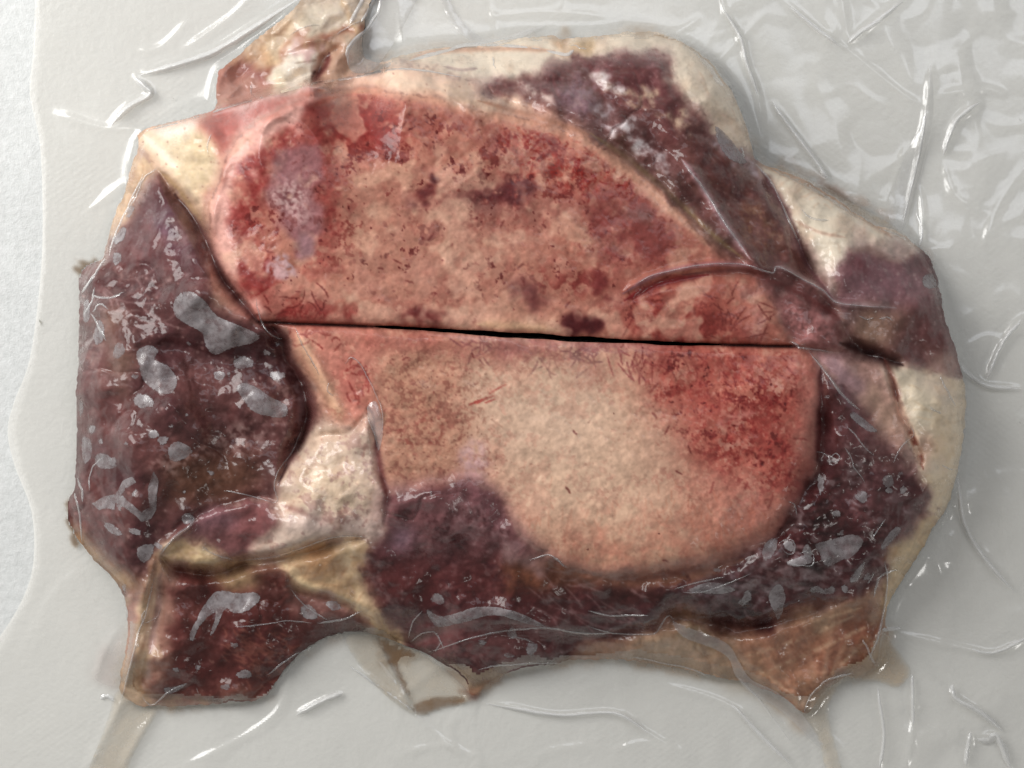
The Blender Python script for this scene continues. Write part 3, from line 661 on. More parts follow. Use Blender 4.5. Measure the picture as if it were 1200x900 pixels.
paint(bm * specks(bm, 130, .8, 2.2), (156, 130, 128), .5)
for pts_, w_, c_, o_ in (([(968, 430), (985, 455), (1002, 482), (1012, 500)], 4, (150, 128, 138), .75), ([(966, 440), (975, 480), (980, 530), (972, 580)], 5, (70, 38, 38), .7), ([(1010, 500), (1030, 530), (1052, 556)], 6, (124, 92, 88), .6),
                         ([(990, 520), (1005, 545), (1018, 575)], 3, (136, 112, 112), .6), ([(800, 690), (840, 684), (880, 668), (905, 650), (925, 640)], 6, (118, 104, 108), .7), ([(840, 700), (880, 690), (905, 690), (925, 680), (960, 675)], 5, (132, 118, 120), .65),
                         ([(880, 715), (905, 690), (930, 670), (945, 660)], 3, (140, 128, 132), .6), ([(960, 700), (990, 690), (1020, 668), (1040, 640), (1070, 612)], 5, (112, 80, 78), .6), ([(930, 610), (955, 600), (985, 575)], 3, (126, 108, 110), .55),
                         ([(1000, 640), (1015, 620), (1016, 600)], 2.5, (140, 122, 124), .5), ([(900, 722), (950, 712), (1000, 696)], 3, (124, 92, 72), .7), ([(940, 625), (965, 640), (1000, 618), (1030, 600)], 4, (64, 36, 38), .7),
                         ([(905, 668), (930, 668), (952, 664), (965, 672)], 4, (42, 24, 26), .75), ([(880, 655), (905, 632), (930, 608)], 5, (66, 34, 32), .7), ([(690, 690), (740, 700), (800, 700), (860, 712)], 4, (60, 34, 32), .6),
                         ([(520, 712), (560, 704), (610, 708), (650, 728)], 5, (74, 40, 42), .7), ([(480, 760), (520, 738), (560, 728)], 4, (140, 104, 102), .6), ([(560, 745), (600, 755), (640, 765)], 5, (104, 70, 70), .6)):
    paint(bm * line(pts_, w_) * np.clip(.7 + .5 * fr3, .1, 1), c_, o_)
paint(bm * mask([(595, 640), (640, 646), (664, 662), (640, 668), (606, 664)], 3, 2), (150, 122, 120), .7)
paint(bm * mask([(600, 664), (660, 668), (700, 682), (650, 690), (606, 682)], 4, 3), (112, 74, 54), .7)
paint(bm * mask([(544, 560), (575, 556), (590, 590), (600, 612), (575, 606), (556, 585)], 4, 3), (124, 84, 90), .7)
deep = mask([(925, 610), (962, 560), (985, 560), (1000, 620), (950, 650), (900, 668), (860, 690), (830, 690), (880, 660)], 10, 3)
paint(bm * deep * sstep(-.8, .8, fr2), (46, 26, 26), .75)
smear = mask([(800, 680), (880, 650), (940, 600), (985, 520), (1040, 560), (1060, 600), (1000, 680), (900, 715), (800, 705)], 10, 3)
paint(bm * smear * sstep(.35, 1.5, noise(5, 12) * .7 + .7 * fr2), (140, 126, 128), .6)
paint(bm * smear * sstep(.6, 1.6, noise(4, 14) + .4 * fr3), (44, 26, 28), .5)
paint(bm * mask([(955, 430), (970, 440), (972, 520), (962, 570), (940, 600), (925, 612), (945, 570), (958, 520)], 3, 2), (58, 28, 28), .75)
paint(bm * strokes(scatter(bm * mask([(640, 665), (760, 690), (720, 740), (620, 730)], 12), 34), 30, .6, .3, .5, .25), (150, 122, 122), .45)
paint(bm * strokes(scatter(bm * mask([(880, 620), (1010, 560), (1060, 600), (960, 710), (800, 705)], 12), 34), 15, .9, 1.6), (150, 134, 138), .5)
st = inb[(UPPER, 'muscle_strip')]
mot = np.clip(.75 + .35 * fr3, .2, 1.1)
for pts_, soft_, wp_, c_, o_ in (
        ([(545, 96), (620, 84), (690, 66), (700, 100), (720, 140), (700, 160), (640, 128), (590, 112)], 4, 2, (128, 98, 95), .9),
        ([(690, 150), (720, 160), (800, 220), (870, 300), (850, 300), (800, 250), (740, 195), (688, 156)], 4, 2, (116, 92, 82), .9),
        ([(800, 165), (850, 170), (900, 240), (940, 310), (900, 312), (850, 260), (812, 205)], 4, 2, (110, 70, 64), .95),
        ([(636, 78), (690, 62), (740, 58), (776, 64), (790, 85), (798, 114), (806, 140), (784, 134), (752, 116), (716, 98), (690, 90), (662, 84)], 3, 2.5, (104, 62, 64), .95),
        ([(752, 62), (778, 66), (790, 90), (800, 120), (790, 112), (772, 88)], 4, 2, (124, 84, 86), .7),
        ([(612, 98), (626, 90), (648, 90), (662, 98), (658, 108), (634, 108)], 2, 1.5, (98, 58, 60), .95),
        ([(560, 98), (576, 92), (604, 95), (600, 103), (575, 104)], 2, 1.5, (120, 76, 78), .9),
        ([(586, 110), (610, 110), (640, 118), (658, 127), (632, 127), (600, 119)], 2, 1, (114, 74, 70), .9),
        ([(556, 110), (584, 114), (620, 126), (652, 134), (690, 154), (660, 148), (604, 134), (566, 122)], 2, 1, (216, 194, 168), .9),
        ([(602, 92), (614, 92), (640, 112), (655, 122), (632, 116), (606, 104)], 2, 1, (200, 180, 170), .8),
        ([(660, 96), (696, 100), (706, 130), (676, 124), (655, 112)], 3, 3, (136, 106, 114), .8),
        ([(706, 106), (744, 116), (784, 142), (806, 156), (790, 164), (756, 150), (722, 128)], 2.5, 2.5, (106, 64, 64), .92),
        ([(700, 96), (724, 102), (756, 116), (784, 130), (804, 140), (808, 152), (792, 146), (760, 128), (726, 112), (704, 106)], 2, 2.5, (190, 162, 140), .85),
        ([(694, 92), (712, 87), (724, 98), (716, 110), (700, 106)], 2, 2, (204, 190, 188), .9),
        ([(704, 126), (720, 126), (730, 144), (718, 148), (706, 138)], 2, 2.5, (190, 172, 176), .8),
        ([(720, 148), (742, 148), (762, 160), (776, 170), (764, 178), (738, 170), (722, 160)], 2, 3.5, (214, 202, 202), .9),
        ([(682, 128), (704, 140), (724, 160), (712, 162), (690, 148)], 3, 3, (108, 78, 80), .7),
        ([(764, 180), (778, 177), (787, 190), (778, 200), (766, 194)], 1.6, 1.5, (160, 142, 142), .85),
        ([(790, 200), (812, 214), (826, 244), (812, 240), (796, 222)], 2.5, 2, (92, 60, 56), .7),
        ([(816, 160), (836, 172), (858, 210), (868, 236), (846, 226), (824, 190)], 3, 3, (84, 48, 50), .9),
        ([(866, 232), (890, 246), (914, 290), (904, 304), (880, 276)], 4, 3, (142, 106, 86), .7),
        ([(886, 262), (900, 274), (912, 296), (900, 292)], 2, 3, (178, 146, 130), .6),
        ([(824, 140), (850, 150), (884, 190), (904, 220), (930, 276), (940, 300), (928, 294), (908, 244), (880, 206), (848, 172)], 3, 1.5, (142, 116, 118), .85),
        ([(836, 148), (852, 158), (874, 182), (884, 200), (866, 196), (846, 176)], 1.6, 1.5, (188, 170, 178), .9),
        ([(880, 330), (945, 345), (982, 372), (986, 410), (935, 404), (912, 376)], 5, 1.5, (160, 108, 106), .95),
        ([(885, 316), (940, 328), (975, 348), (985, 372), (930, 346)], 4, 2, (104, 68, 66), .8),
        ([(960, 352), (984, 366), (990, 400), (976, 384)], 4, 2, (104, 66, 64), .8)):
    paint(st * mask(pts_, soft_, wp_) * mot, c_, o_)
paint(st * line([(692, 156), (740, 190), (790, 232), (835, 275), (870, 302)], 2.4), (150, 132, 92), .6)
paint(st * line([(800, 188), (820, 215), (850, 262), (878, 302)], 3.2), (170, 138, 142), .85)
paint(st * line([(690, 64), (740, 59), (774, 64)], 1.3), (186, 164, 168), .6)
paint(st * line([(892, 196), (906, 220), (926, 258), (942, 296)], 1.6), (92, 62, 64), .7)
paint(st * sstep(1.2, 2.2, fr3) * .8, (168, 140, 134), .4)
paint(st * sstep(.9, 1.9, -fr2), (84, 52, 52), .4)
paint(st * specks(st, 60, .8, 1.8), (176, 152, 148), .5)
lo = inb[(UPPER, 'side_muscle')]
paint(lo * np.clip(n25 * .5, 0, 1), (122, 92, 90), .6)
paint(lo * mask([(985, 300), (1030, 300), (1075, 318), (1090, 350), (1030, 360), (985, 350)], 10, 2), (142, 108, 114), .8)
paint(lo * mask(ell(1008, 312, 18, 11, 10), 6, 2), (118, 64, 70), .8)
paint(lo * mask([(1000, 362), (1050, 362), (1060, 390), (1030, 405), (1000, 395)], 9, 2), (140, 116, 96), .75)
paint(lo * mask([(985, 362), (1002, 365), (1005, 402), (990, 400)], 4, 2), (110, 88, 84), .8)
paint(lo * mask([(1000, 398), (1040, 408), (1062, 424), (1030, 420)], 5, 1), (58, 34, 34), .85)
paint(lo * mask([(1055, 360), (1110, 360), (1120, 420), (1060, 415)], 12, 3), (108, 70, 68), .7)
paint(lo * mask([(1085, 408), (1120, 418), (1126, 440), (1090, 436)], 6, 2), (186, 160, 146), .7)
paint(lo * specks(lo, 160, .8, 2.2), (170, 144, 140), .55)
fl = inb[(LOWER, 'flap')]
paint(fl * np.clip(n25 * .5, 0, 1), (118, 76, 70), .6)
paint(fl * np.clip(-n25 * .5, 0, 1), (78, 38, 36), .7)
paint(fl * mask([(250, 662), (320, 662), (312, 680), (280, 690), (250, 676)], 6, 2), (190, 164, 124), .8)
paint(fl * mask([(310, 665), (335, 680), (345, 720), (330, 740), (300, 720)], 8, 2), (80, 46, 42), .8)
paint(fl * mask([(345, 690), (400, 706), (430, 722), (380, 730), (340, 724)], 4, 2), (132, 100, 94), .75)
paint(fl * mask([(230, 730), (300, 720), (370, 725), (340, 775), (300, 810), (220, 800)], 16, 3), (86, 46, 45), .75)
paint(fl * mask([(170, 812), (250, 812), (310, 808), (312, 824), (170, 830)], 4, 2), (150, 106, 92), .7)
paint(fl * specks(fl, 160, .8, 2.4), (160, 124, 114), .5)
paint(fl * strokes(scatter(fl * mask(ell(300, 765, 40, 24), 8), 90), 14, .6, .5, .5, .25), (146, 96, 82), .5)
pl = inb[(LOWER, 'muscle_lump')]
paint(pl * np.clip(n12 * .5, 0, 1), (148, 100, 98), .6)
paint(pl * mask([(265, 600), (330, 594), (318, 622), (290, 640), (280, 620)], 6, 2), (108, 64, 64), .6)
paint(pl * mask([(225, 606), (262, 596), (290, 600), (270, 618), (240, 622)], 6, 2), (142, 104, 112), .7)
sn = inb[(LOWER, 'sinew')]
paint(sn * mask([(1010, 440), (1045, 470), (1060, 520), (1040, 510), (1015, 470)], 6, 3), (188, 156, 136), .75)
paint(sn * mask([(945, 408), (985, 414), (1010, 460), (985, 450)], 5, 2), (166, 134, 142), .75)
paint(sn * mask(ell(1066, 535, 14, 15), 4), (170, 142, 136), .8)
paint(bm * mask([(1048, 520), (1062, 510), (1078, 525), (1080, 548), (1064, 552), (1050, 545)], 2.5, 1), (164, 132, 128), .85)

# --- fat, sinew, membranes
for key, a, b in (((UPPER, 'back_fat'), (224, 208, 190), (190, 160, 136)), ((UPPER, 'side_fat'), (228, 214, 194), (196, 166, 142)), ((LOWER, 'outer_fat'), (226, 210, 184), (198, 172, 140)),
                  ((LOWER, 'fat_lump'), (204, 182, 166), (176, 142, 126)), ((LOWER, 'tendon'), (214, 192, 162), (158, 116, 84)), ((LOWER, 'fat_fold'), (216, 198, 166), (160, 128, 96)),
                  ((UPPER, 'gristle'), (204, 184, 164), (156, 120, 98)), ((LOWER, 'side_fat'), (202, 180, 146), (166, 128, 92)), ((LOWER, 'flap_skin'), (204, 180, 156), (160, 120, 92)),
                  ((LOWER, 'corner_skin'), (208, 184, 154), (158, 118, 90)), ((LOWER, 'membrane'), (170, 136, 104), (116, 74, 54))):
    paint(inb[key] * np.clip(n12 * .45, 0, 1), a, .6)
    paint(inb[key] * np.clip(-blur(n12, 2) * .35 + p25 * .3, 0, 1), b, .5)
    paint(inb[key] * strokes(scatter(inb[key], 26), 18, .9, .5), b, .3)
rf = inb[(UPPER, 'rim_fat')]
paint(rf * mask([(160, 155), (215, 148), (250, 150), (256, 200), (246, 262), (205, 222), (180, 190)], 8, 1), (208, 190, 160), .9)
paint(rf * mask([(176, 150), (230, 140), (225, 152), (190, 160)], 4, 1), (226, 214, 204), .8)
paint(rf * mask([(240, 140), (330, 110), (400, 96), (390, 108), (330, 126), (290, 150), (262, 190), (246, 260), (238, 220), (250, 170)], 5, 2), (158, 88, 82), .9)
paint(rf * line([(250, 135), (330, 110), (400, 96), (470, 86)], 3), (196, 160, 158), .6)
paint(rf * mask([(205, 160), (235, 150), (250, 175), (242, 230), (225, 235), (205, 205)], 6, 2), (200, 178, 146), .7)
paint(rf * line([(168, 158), (190, 180), (206, 196)], 4), (226, 214, 198), .8)
paint(rf * line([(185, 198), (215, 232), (240, 270)], 3), (186, 156, 110), .7)
paint(rf * mask([(400, 92), (480, 82), (560, 98), (640, 130), (560, 125), (480, 108), (420, 102)], 6, 2), (220, 196, 172), .85)
paint(rf * mask(ell(545, 108, 14, 6, 20), 4, 3), (128, 106, 92), .6)
paint(rf * specks(rf, 60, .8, 1.8), (140, 90, 76), .5)
paint(rf * line([(246, 300), (262, 325), (285, 355), (303, 378)], 5), (150, 92, 84), .7)
sf = inb[(UPPER, 'side_fat')]
paint(sf * mask(ell(942, 290, 14, 8, 40), 6, 2), (138, 98, 104), .8)
paint(sf * mask([(930, 300), (970, 320), (985, 350), (960, 335)], 8, 2), (172, 140, 138), .75)
paint(sf * line([(890, 193), (930, 208), (985, 238), (1025, 264), (1045, 278)], 3), (170, 130, 104), .6)
paint(sf * line([(930, 258), (960, 272), (990, 278)], 1.6), (176, 140, 122), .5)
paint(sf * mask([(1000, 280), (1060, 285), (1085, 310), (1040, 300), (1000, 296)], 6, 2), (186, 154, 150), .7)
of = inb[(LOWER, 'outer_fat')]
paint(of * mask([(1070, 432), (1095, 440), (1118, 480), (1100, 475)], 8, 2), (180, 150, 134), .7)
paint(of * mask([(1078, 505), (1095, 520), (1090, 560), (1078, 540)], 6, 2), (168, 126, 112), .7)
paint(of * line([(1052, 470), (1060, 495), (1068, 510), (1076, 530), (1082, 550)], 2.6) * np.clip(.6 + .6 * fr3, 0, 1), (130, 66, 52), .9)
paint(of * mask([(1085, 560), (1105, 570), (1100, 596), (1090, 590)], 6, 2), (196, 168, 132), .6)
fp = inb[(LOWER, 'fat_lump')]
vall = np.clip(1 - np.abs(noise(26) + .5 * noise(10)) * 2.2, 0, 1)
paint(fp * mask([(345, 545), (420, 540), (425, 600), (360, 600)], 12, 2), (222, 200, 172), .6)
paint(fp * line([(330, 592), (352, 600), (385, 612), (420, 606)], 3), (140, 100, 92), .7)
paint(fp * mask([(285, 655), (330, 612), (400, 612), (440, 620), (360, 640)], 7, 2), (200, 180, 168), .6)
paint(fp * mask(ell(392, 612, 22, 5, -10), 3, 1), (138, 96, 84), .6)
paint(fp * mask([(430, 500), (448, 545), (452, 605), (436, 620), (438, 560)], 5, 1), (182, 150, 146), .7)
paint(fp * np.clip(n12 * .5 + .2, 0, 1), (204, 180, 164), .6)
paint(fp * vall * np.clip(.5 + fr3 * .4, 0, 1), (172, 134, 116), .6)
paint(fp * mask([(328, 590), (350, 602), (400, 612), (440, 600), (445, 625), (380, 640), (330, 615)], 5, 3) * .8, (214, 190, 184), .6)
paint(fp * mask([(384, 606), (400, 614), (412, 608), (406, 618), (390, 620)], 2, 3), (112, 74, 62), .7)
paint(fp * np.clip(fr3 - .5, 0, 1), (150, 112, 108), .4)
tn = inb[(LOWER, 'tendon')]
paint(tn * mask([(345, 655), (395, 640), (400, 660), (370, 680)], 8, 2), (164, 120, 86), .65)
paint(tn * mask(ell(410, 668, 10, 7), 4, 2), (110, 74, 56), .6)
paint(tn * line([(330, 658), (352, 684), (400, 702), (440, 730)], 4), (222, 200, 160), .8)
paint(tn * mask([(430, 725), (455, 735), (470, 752), (445, 745)], 4), (170, 136, 96), .6)
ff = inb[(LOWER, 'fat_fold')]
paint(ff * line([(190, 652), (225, 664), (280, 664)], 3), (130, 100, 74), .6)
fs = inb[(LOWER, 'flap_skin')]
paint(fs * line([(190, 668), (186, 715), (176, 765)], 6), (158, 124, 124), .7)
paint(fs * mask(ell(172, 806, 14, 12), 4, 2), (134, 92, 56), .8)
paint(fs * line([(182, 652), (176, 668)], 5), (96, 62, 46), .7)
paint(fs * mask([(146, 690), (160, 684), (166, 700), (158, 750), (147, 782), (148, 730)], 3, 1.5), (138, 96, 90), .8)
paint(fs * line([(184, 672), (178, 720), (164, 790)], 1.6), (212, 190, 164), .6)
paint(fl * mask([(192, 668), (206, 670), (202, 720), (190, 780), (180, 806), (176, 780), (188, 720)], 4, 2), (164, 132, 116), .75)
gr = inb[(UPPER, 'gristle')]
paint(gr * mask([(345, 15), (400, -25), (480, -25), (450, 40), (446, 80), (410, 88), (405, 60), (425, 30), (350, 45)], 6, 1), (190, 178, 164), .7)
paint(gr * mask([(252, 128), (254, 86), (285, 66), (328, 70), (318, 92), (300, 112)], 4, 2), (156, 108, 98), .9)
paint(gr * mask(ell(298, 80, 14, 9), 5, 2), (134, 84, 84), .7)
paint(gr * mask([(262, 100), (290, 92), (308, 100), (280, 118), (256, 126)], 4, 2), (172, 134, 122), .6)
paint(gr * mask([(258, 84), (290, 60), (340, 28), (352, 34), (330, 54), (300, 66), (276, 78)], 4, 3), (196, 158, 118), .8)
paint(gr * mask([(300, 58), (340, 28), (390, 4), (404, 20), (390, 36), (350, 50), (320, 62)], 5, 2), (200, 188, 170), .8)
paint(gr * mask([(300, 66), (340, 56), (372, 46), (398, 32), (414, 40), (402, 50), (360, 58), (330, 66), (312, 74)], 2.5, 3), (142, 92, 74), .9)
paint(gr * mask([(372, 92), (372, 72), (382, 58), (398, 50), (412, 52), (410, 88)], 3, 2), (176, 142, 122), .9)
paint(gr * mask([(314, 78), (334, 62), (356, 56), (374, 62), (372, 84), (356, 98), (336, 102), (318, 98)], 2, 1.5), (216, 206, 192), .95)
paint(gr * mask([(312, 76), (324, 74), (334, 92), (328, 104), (312, 102)], 3, 2), (196, 182, 160), .8)
paint(gr * line([(345, 74), (360, 72), (372, 70)], 1.1), (158, 138, 122), .6)
paint(gr * line([(366, 98), (374, 86), (381, 78), (386, 62)], 3), (92, 48, 46), .85)
paint(gr * line([(356, 96), (364, 92), (370, 82)], 1.5), (70, 44, 40), .8)
paint(gr * line([(400, 0), (410, 20), (420, 40)], 3), (190, 160, 126), .6)
paint(gr * mask([(340, 60), (370, 54), (378, 64), (360, 66)], 2.5, 2), (178, 140, 138), .7)
bf = inb[(UPPER, 'back_fat')]
paint(bf * line([(480, 68), (520, 60), (600, 57), (650, 60)], 2.4), (176, 128, 102), .6)
paint(bf * line([(520, 78), (540, 82), (560, 80)], 1.5), (140, 110, 108), .6)
paint(bf * mask([(640, 38), (668, 48), (665, 62), (648, 55)], 3, 2), (150, 112, 74), .7)
paint(bf * mask([(668, 60), (690, 42), (702, 46), (680, 66)], 3, 1), (178, 144, 102), .7)
paint(bf * mask([(720, 60), (775, 58), (790, 75), (740, 62)], 4, 1), (190, 166, 156), .5)
mb = inb[(LOWER, 'membrane')]
paint(mb * mask([(860, 750), (940, 735), (1020, 715), (1030, 740), (960, 780), (930, 770)], 8, 3), (128, 80, 64), .75)
for q_ in range(9):
    paint(mb * line([(870 + q_ * 18, 738 - q_ * 3), (905 + q_ * 11, 775 - q_ * 3), (935 + q_ * 5, 820 - q_ * 4)], 2.2), ((186, 156, 134), (118, 76, 62))[q_ % 2], .35)
paint(mb * mask([(940, 715), (1020, 700), (1036, 705), (1010, 730), (950, 740)], 7, 3), (150, 118, 92), .65)
paint(mb * mask([(870, 735), (880, 745), (830, 750), (800, 745)], 6, 2), (88, 50, 34), .7)
paint(mb * mask([(700, 755), (800, 745), (870, 775), (860, 800), (760, 785)], 9, 2), (170, 138, 112), .7)
paint(mb * mask([(660, 776), (720, 755), (740, 770), (690, 785)], 6, 2), (140, 92, 70), .6)
paint(mb * mask([(1000, 750), (1035, 740), (1040, 790), (1000, 795)], 6, 2), (158, 116, 86), .6)
for pts_, soft_, c_, o_ in (([(640, 778), (700, 752), (770, 742), (850, 760), (870, 795), (780, 788)], 7, (182, 156, 132), .8), ([(870, 745), (960, 740), (980, 770), (945, 830), (880, 795)], 8, (170, 124, 100), .75),
                         ([(985, 735), (1030, 715), (1034, 745), (1010, 785), (985, 770)], 6, (124, 76, 60), .75), ([(930, 722), (1000, 702), (1036, 690), (1030, 712), (980, 730), (935, 738)], 4, (160, 134, 112), .7),
                         ([(796, 714), (826, 716), (834, 745), (806, 746), (792, 732)], 4, (146, 130, 104), .8), ([(845, 722), (895, 716), (905, 732), (880, 744), (848, 742)], 5, (58, 32, 26), .85), ([(1038, 690), (1058, 668), (1050, 740), (1038, 745)], 5, (182, 156, 128), .6),
                         ([(690, 756), (730, 748), (740, 764), (700, 772)], 5, (140, 98, 78), .6), ([(940, 800), (960, 790), (955, 825), (944, 836)], 4, (150, 112, 86), .6)):
    paint(mb * mask(pts_, soft_, 3) * np.clip(.8 + .3 * fr2, 0, 1), c_, o_)
for pts_ in ([(870, 770), (940, 748), (1000, 722)], [(890, 790), (960, 760), (1025, 730)], [(880, 740), (950, 728), (1010, 712)], [(950, 820), (975, 790), (1015, 750)], [(800, 760), (870, 775), (930, 815)]):
    paint(mb * line(pts_, 2.0) * np.clip(.6 + .5 * fr3, 0, 1), (192, 162, 136), .5)
paint(mb * mask([(540, 800), (560, 792), (600, 784), (580, 800), (555, 818)], 3), (104, 44, 34), .8)
paint(bm * mask([(545, 795), (575, 788), (600, 786), (570, 806), (553, 818)], 3), (104, 44, 34), .85)

lab = label.astype(float)
bord = ((np.abs(np.diff(lab, axis=1, prepend=lab[:, :1])) > 0) | (np.abs(np.diff(lab, axis=0, prepend=lab[:1])) > 0)).astype(float)
bord *= (body > .9) * (1 - np.clip(gap * 3, 0, 1))
wide = np.clip(blur(bord, 2.4) * 5.5, 0, 1)
thin = np.clip(blur(bord, 1.0) * 2.6, 0, 1)
wob = sstep(-.2, 1.0, fbm(30, 4, .8))
notbone = 1 - np.clip(blur(bones, 1.5), 0, 1)
mixc = np.stack([blur(C[..., q_], 9) for q_ in range(3)], -1)
ab = (np.clip(blur(bord, 7) * 11, 0, 1) * (.4 + .6 * sstep(-.8, .8, fr2)) * .8)[..., None]
C = C * (1 - ab) + mixc * ab
paint(wide * wob * notbone, (158, 128, 118), .45)
paint(thin * (1 - wob) * sstep(-.5, .9, fr3), (74, 42, 40), .22)
# groove shade painted into the colour, plus red tissue and pale ridge tints
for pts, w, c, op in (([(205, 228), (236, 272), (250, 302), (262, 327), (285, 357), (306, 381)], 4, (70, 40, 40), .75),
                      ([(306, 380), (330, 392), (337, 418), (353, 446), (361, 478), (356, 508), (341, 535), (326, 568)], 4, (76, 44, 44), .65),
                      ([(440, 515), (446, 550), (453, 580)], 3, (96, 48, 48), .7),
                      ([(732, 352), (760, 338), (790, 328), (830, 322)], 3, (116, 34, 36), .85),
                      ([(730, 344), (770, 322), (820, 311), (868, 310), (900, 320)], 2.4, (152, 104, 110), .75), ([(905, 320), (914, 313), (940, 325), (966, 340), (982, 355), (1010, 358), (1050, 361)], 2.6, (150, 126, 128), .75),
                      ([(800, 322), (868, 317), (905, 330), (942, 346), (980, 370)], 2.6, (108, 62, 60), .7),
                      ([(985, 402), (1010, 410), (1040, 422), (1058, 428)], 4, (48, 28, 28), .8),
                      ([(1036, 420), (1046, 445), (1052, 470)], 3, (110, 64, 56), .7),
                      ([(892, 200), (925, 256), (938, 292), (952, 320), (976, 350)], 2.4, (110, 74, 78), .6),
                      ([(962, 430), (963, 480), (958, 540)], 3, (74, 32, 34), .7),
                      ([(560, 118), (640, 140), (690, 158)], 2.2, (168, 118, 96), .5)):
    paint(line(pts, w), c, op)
slit = np.exp(-((GY - gap_y) / 1.5) ** 2) * sstep(296, 312, GX) * sstep(945, 925, GX)
paint(slit, (38, 20, 20), .92)  # darkness of the saw gap painted along it as shade
paint(np.exp(-((GY - gap_y) / 4.5) ** 2) * sstep(296, 312, GX) * sstep(945, 925, GX), (112, 56, 50), .35)
# frozen sheen: very fine pale bloom
paint(np.clip(n3 * .5 + p25 * .35 - .35, 0, 1) * (1 - .9 * np.clip(ub + lb, 0, 1)), (170, 150, 150), .12)
C = C * (1 + (0.022 - .012 * blur(fatty, 4)[..., None]) * n3[..., None] + 0.025 * p6[..., None])
dark = np.clip(lm + bm + fl + st * .6 + lo * .6, 0, 1)[..., None]
grey = C.mean(-1, keepdims=True)
sm_ = np.stack([blur(C[..., q_], 1.5) for q_ in range(3)], -1)
C = C * (1 - dark * .55) + sm_ * dark * .55
dk = np.clip((.58 - grey) / .3, 0, 1) * dark
C = C * (1 - dk * np.array([.05, .105, .12]))
low_ = np.stack([blur(C[..., q_], 3.2) for q_ in range(3)], -1)
C = C + .30 * (C - low_)
C = np.clip(C, 0.03, 0.98)
LIN = np.where(C <= 0.04045, C / 12.92, ((C + 0.055) / 1.055) ** 2.4)
GAIN = 1.20
LIN = LIN ** 1.06 * GAIN
LIN = LIN * np.minimum(1, .84 / LIN.max(-1, keepdims=True))
ROUGH = 0.40 + 0.10 * n12 + 0.06 * n3 - 0.10 * np.clip(lm + bm + fl, 0, 1) + 0.06 * np.clip(ub + lb, 0, 1)
ROUGH = np.clip(ROUGH, 0.14, 0.7)
# small relief that goes with the tissue
Z = Z + (n3 * .10 + n6 * .16) * np.clip(ub + lb, 0, 1) + (n6 * .35 + fib * .12) * soft_tissue


# ------------------------------------------------------------------ mesh helpers
def world(x, y, z):
    f = 1 - z / HP
    return np.stack([(x - 600) * K * f, -(y - 450) * K * f, z * K], -1)


def h_at(x, y, F=None):
    F = Z if F is None else F
    i = np.clip((np.asarray(x) - X0) / S, 0, NX - 1.001)
    j = np.clip((np.asarray(y) - Y0) / S, 0, NY - 1.001)
    i0, j0 = i.astype(int), j.astype(int)
    a, b = i - i0, j - j0
    return F[j0, i0] * (1 - a) * (1 - b) + F[j0, i0 + 1] * a * (1 - b) + F[j0 + 1, i0] * (1 - a) * b + F[j0 + 1, i0 + 1] * a * b


def new_mesh(name, verts, faces, mat, parent=None, smooth=True, attrs=None):
    """verts (n,3); faces: int array (m,4) / (m,3) or list"""
    me = bpy.data.meshes.new(name)
    if isinstance(faces, np.ndarray):
        k = faces.shape[1]
        me.vertices.add(len(verts))
        me.vertices.foreach_set('co', np.ascontiguousarray(verts, np.float32).ravel())
        me.loops.add(faces.size)
        me.loops.foreach_set('vertex_index', np.ascontiguousarray(faces, np.int32).ravel())
        me.polygons.add(len(faces))
        me.polygons.foreach_set('loop_start', np.arange(0, faces.size, k, dtype=np.int32))
        me.polygons.foreach_set('loop_total', np.full(len(faces), k, np.int32))
        me.update(calc_edges=True)
    else:
        me.from_pydata([tuple(v) for v in verts], [], faces)
        me.update()
    me.polygons.foreach_set('use_smooth', np.full(len(me.polygons), smooth))
    for an, (kind, data) in (attrs or {}).items():
        at = me.attributes.new(an, kind, 'POINT')
        at.data.foreach_set('color' if kind == 'FLOAT_COLOR' else 'value', np.ascontiguousarray(data, np.float32).ravel())
    me.materials.append(mat)
    o = bpy.data.objects.new(name, me)
    COL.objects.link(o)
    if parent:
        o.parent = parent
    return o


def thing(name, label_, cat, loc=(0, 0, 0)):
    o = bpy.data.objects.new(name, None)
    o.empty_display_size = 0.02
    COL.objects.link(o)
    o.location = loc
    o['label'] = label_
    o['category'] = cat
    return o


# ------------------------------------------------------------------ materials
def mat(name):
    m = bpy.data.materials.new(name)
    m.use_nodes = True
    nt = m.node_tree
    nt.nodes.clear()
    out = nt.nodes.new('ShaderNodeOutputMaterial')
    return m, nt, out


def nd(nt, kind, **kw):
    n = nt.nodes.new('ShaderNode' + kind)
    for k_, v in kw.items():
        if k_[0] == '_':
            setattr(n, k_[1:], v)
        else:
            n.inputs[k_.replace('_', ' ')].default_value = v
    return n


def noise_node(nt, scale, detail=4, rough=.6):
    tc = nt.nodes.get('tc') or nt.nodes.new('ShaderNodeNewGeometry')
    tc.name = 'tc'
    n = nd(nt, 'TexNoise', Scale=scale, Detail=detail, Roughness=rough)
    nt.links.new(tc.outputs['Position'], n.inputs['Vector'])
    return n


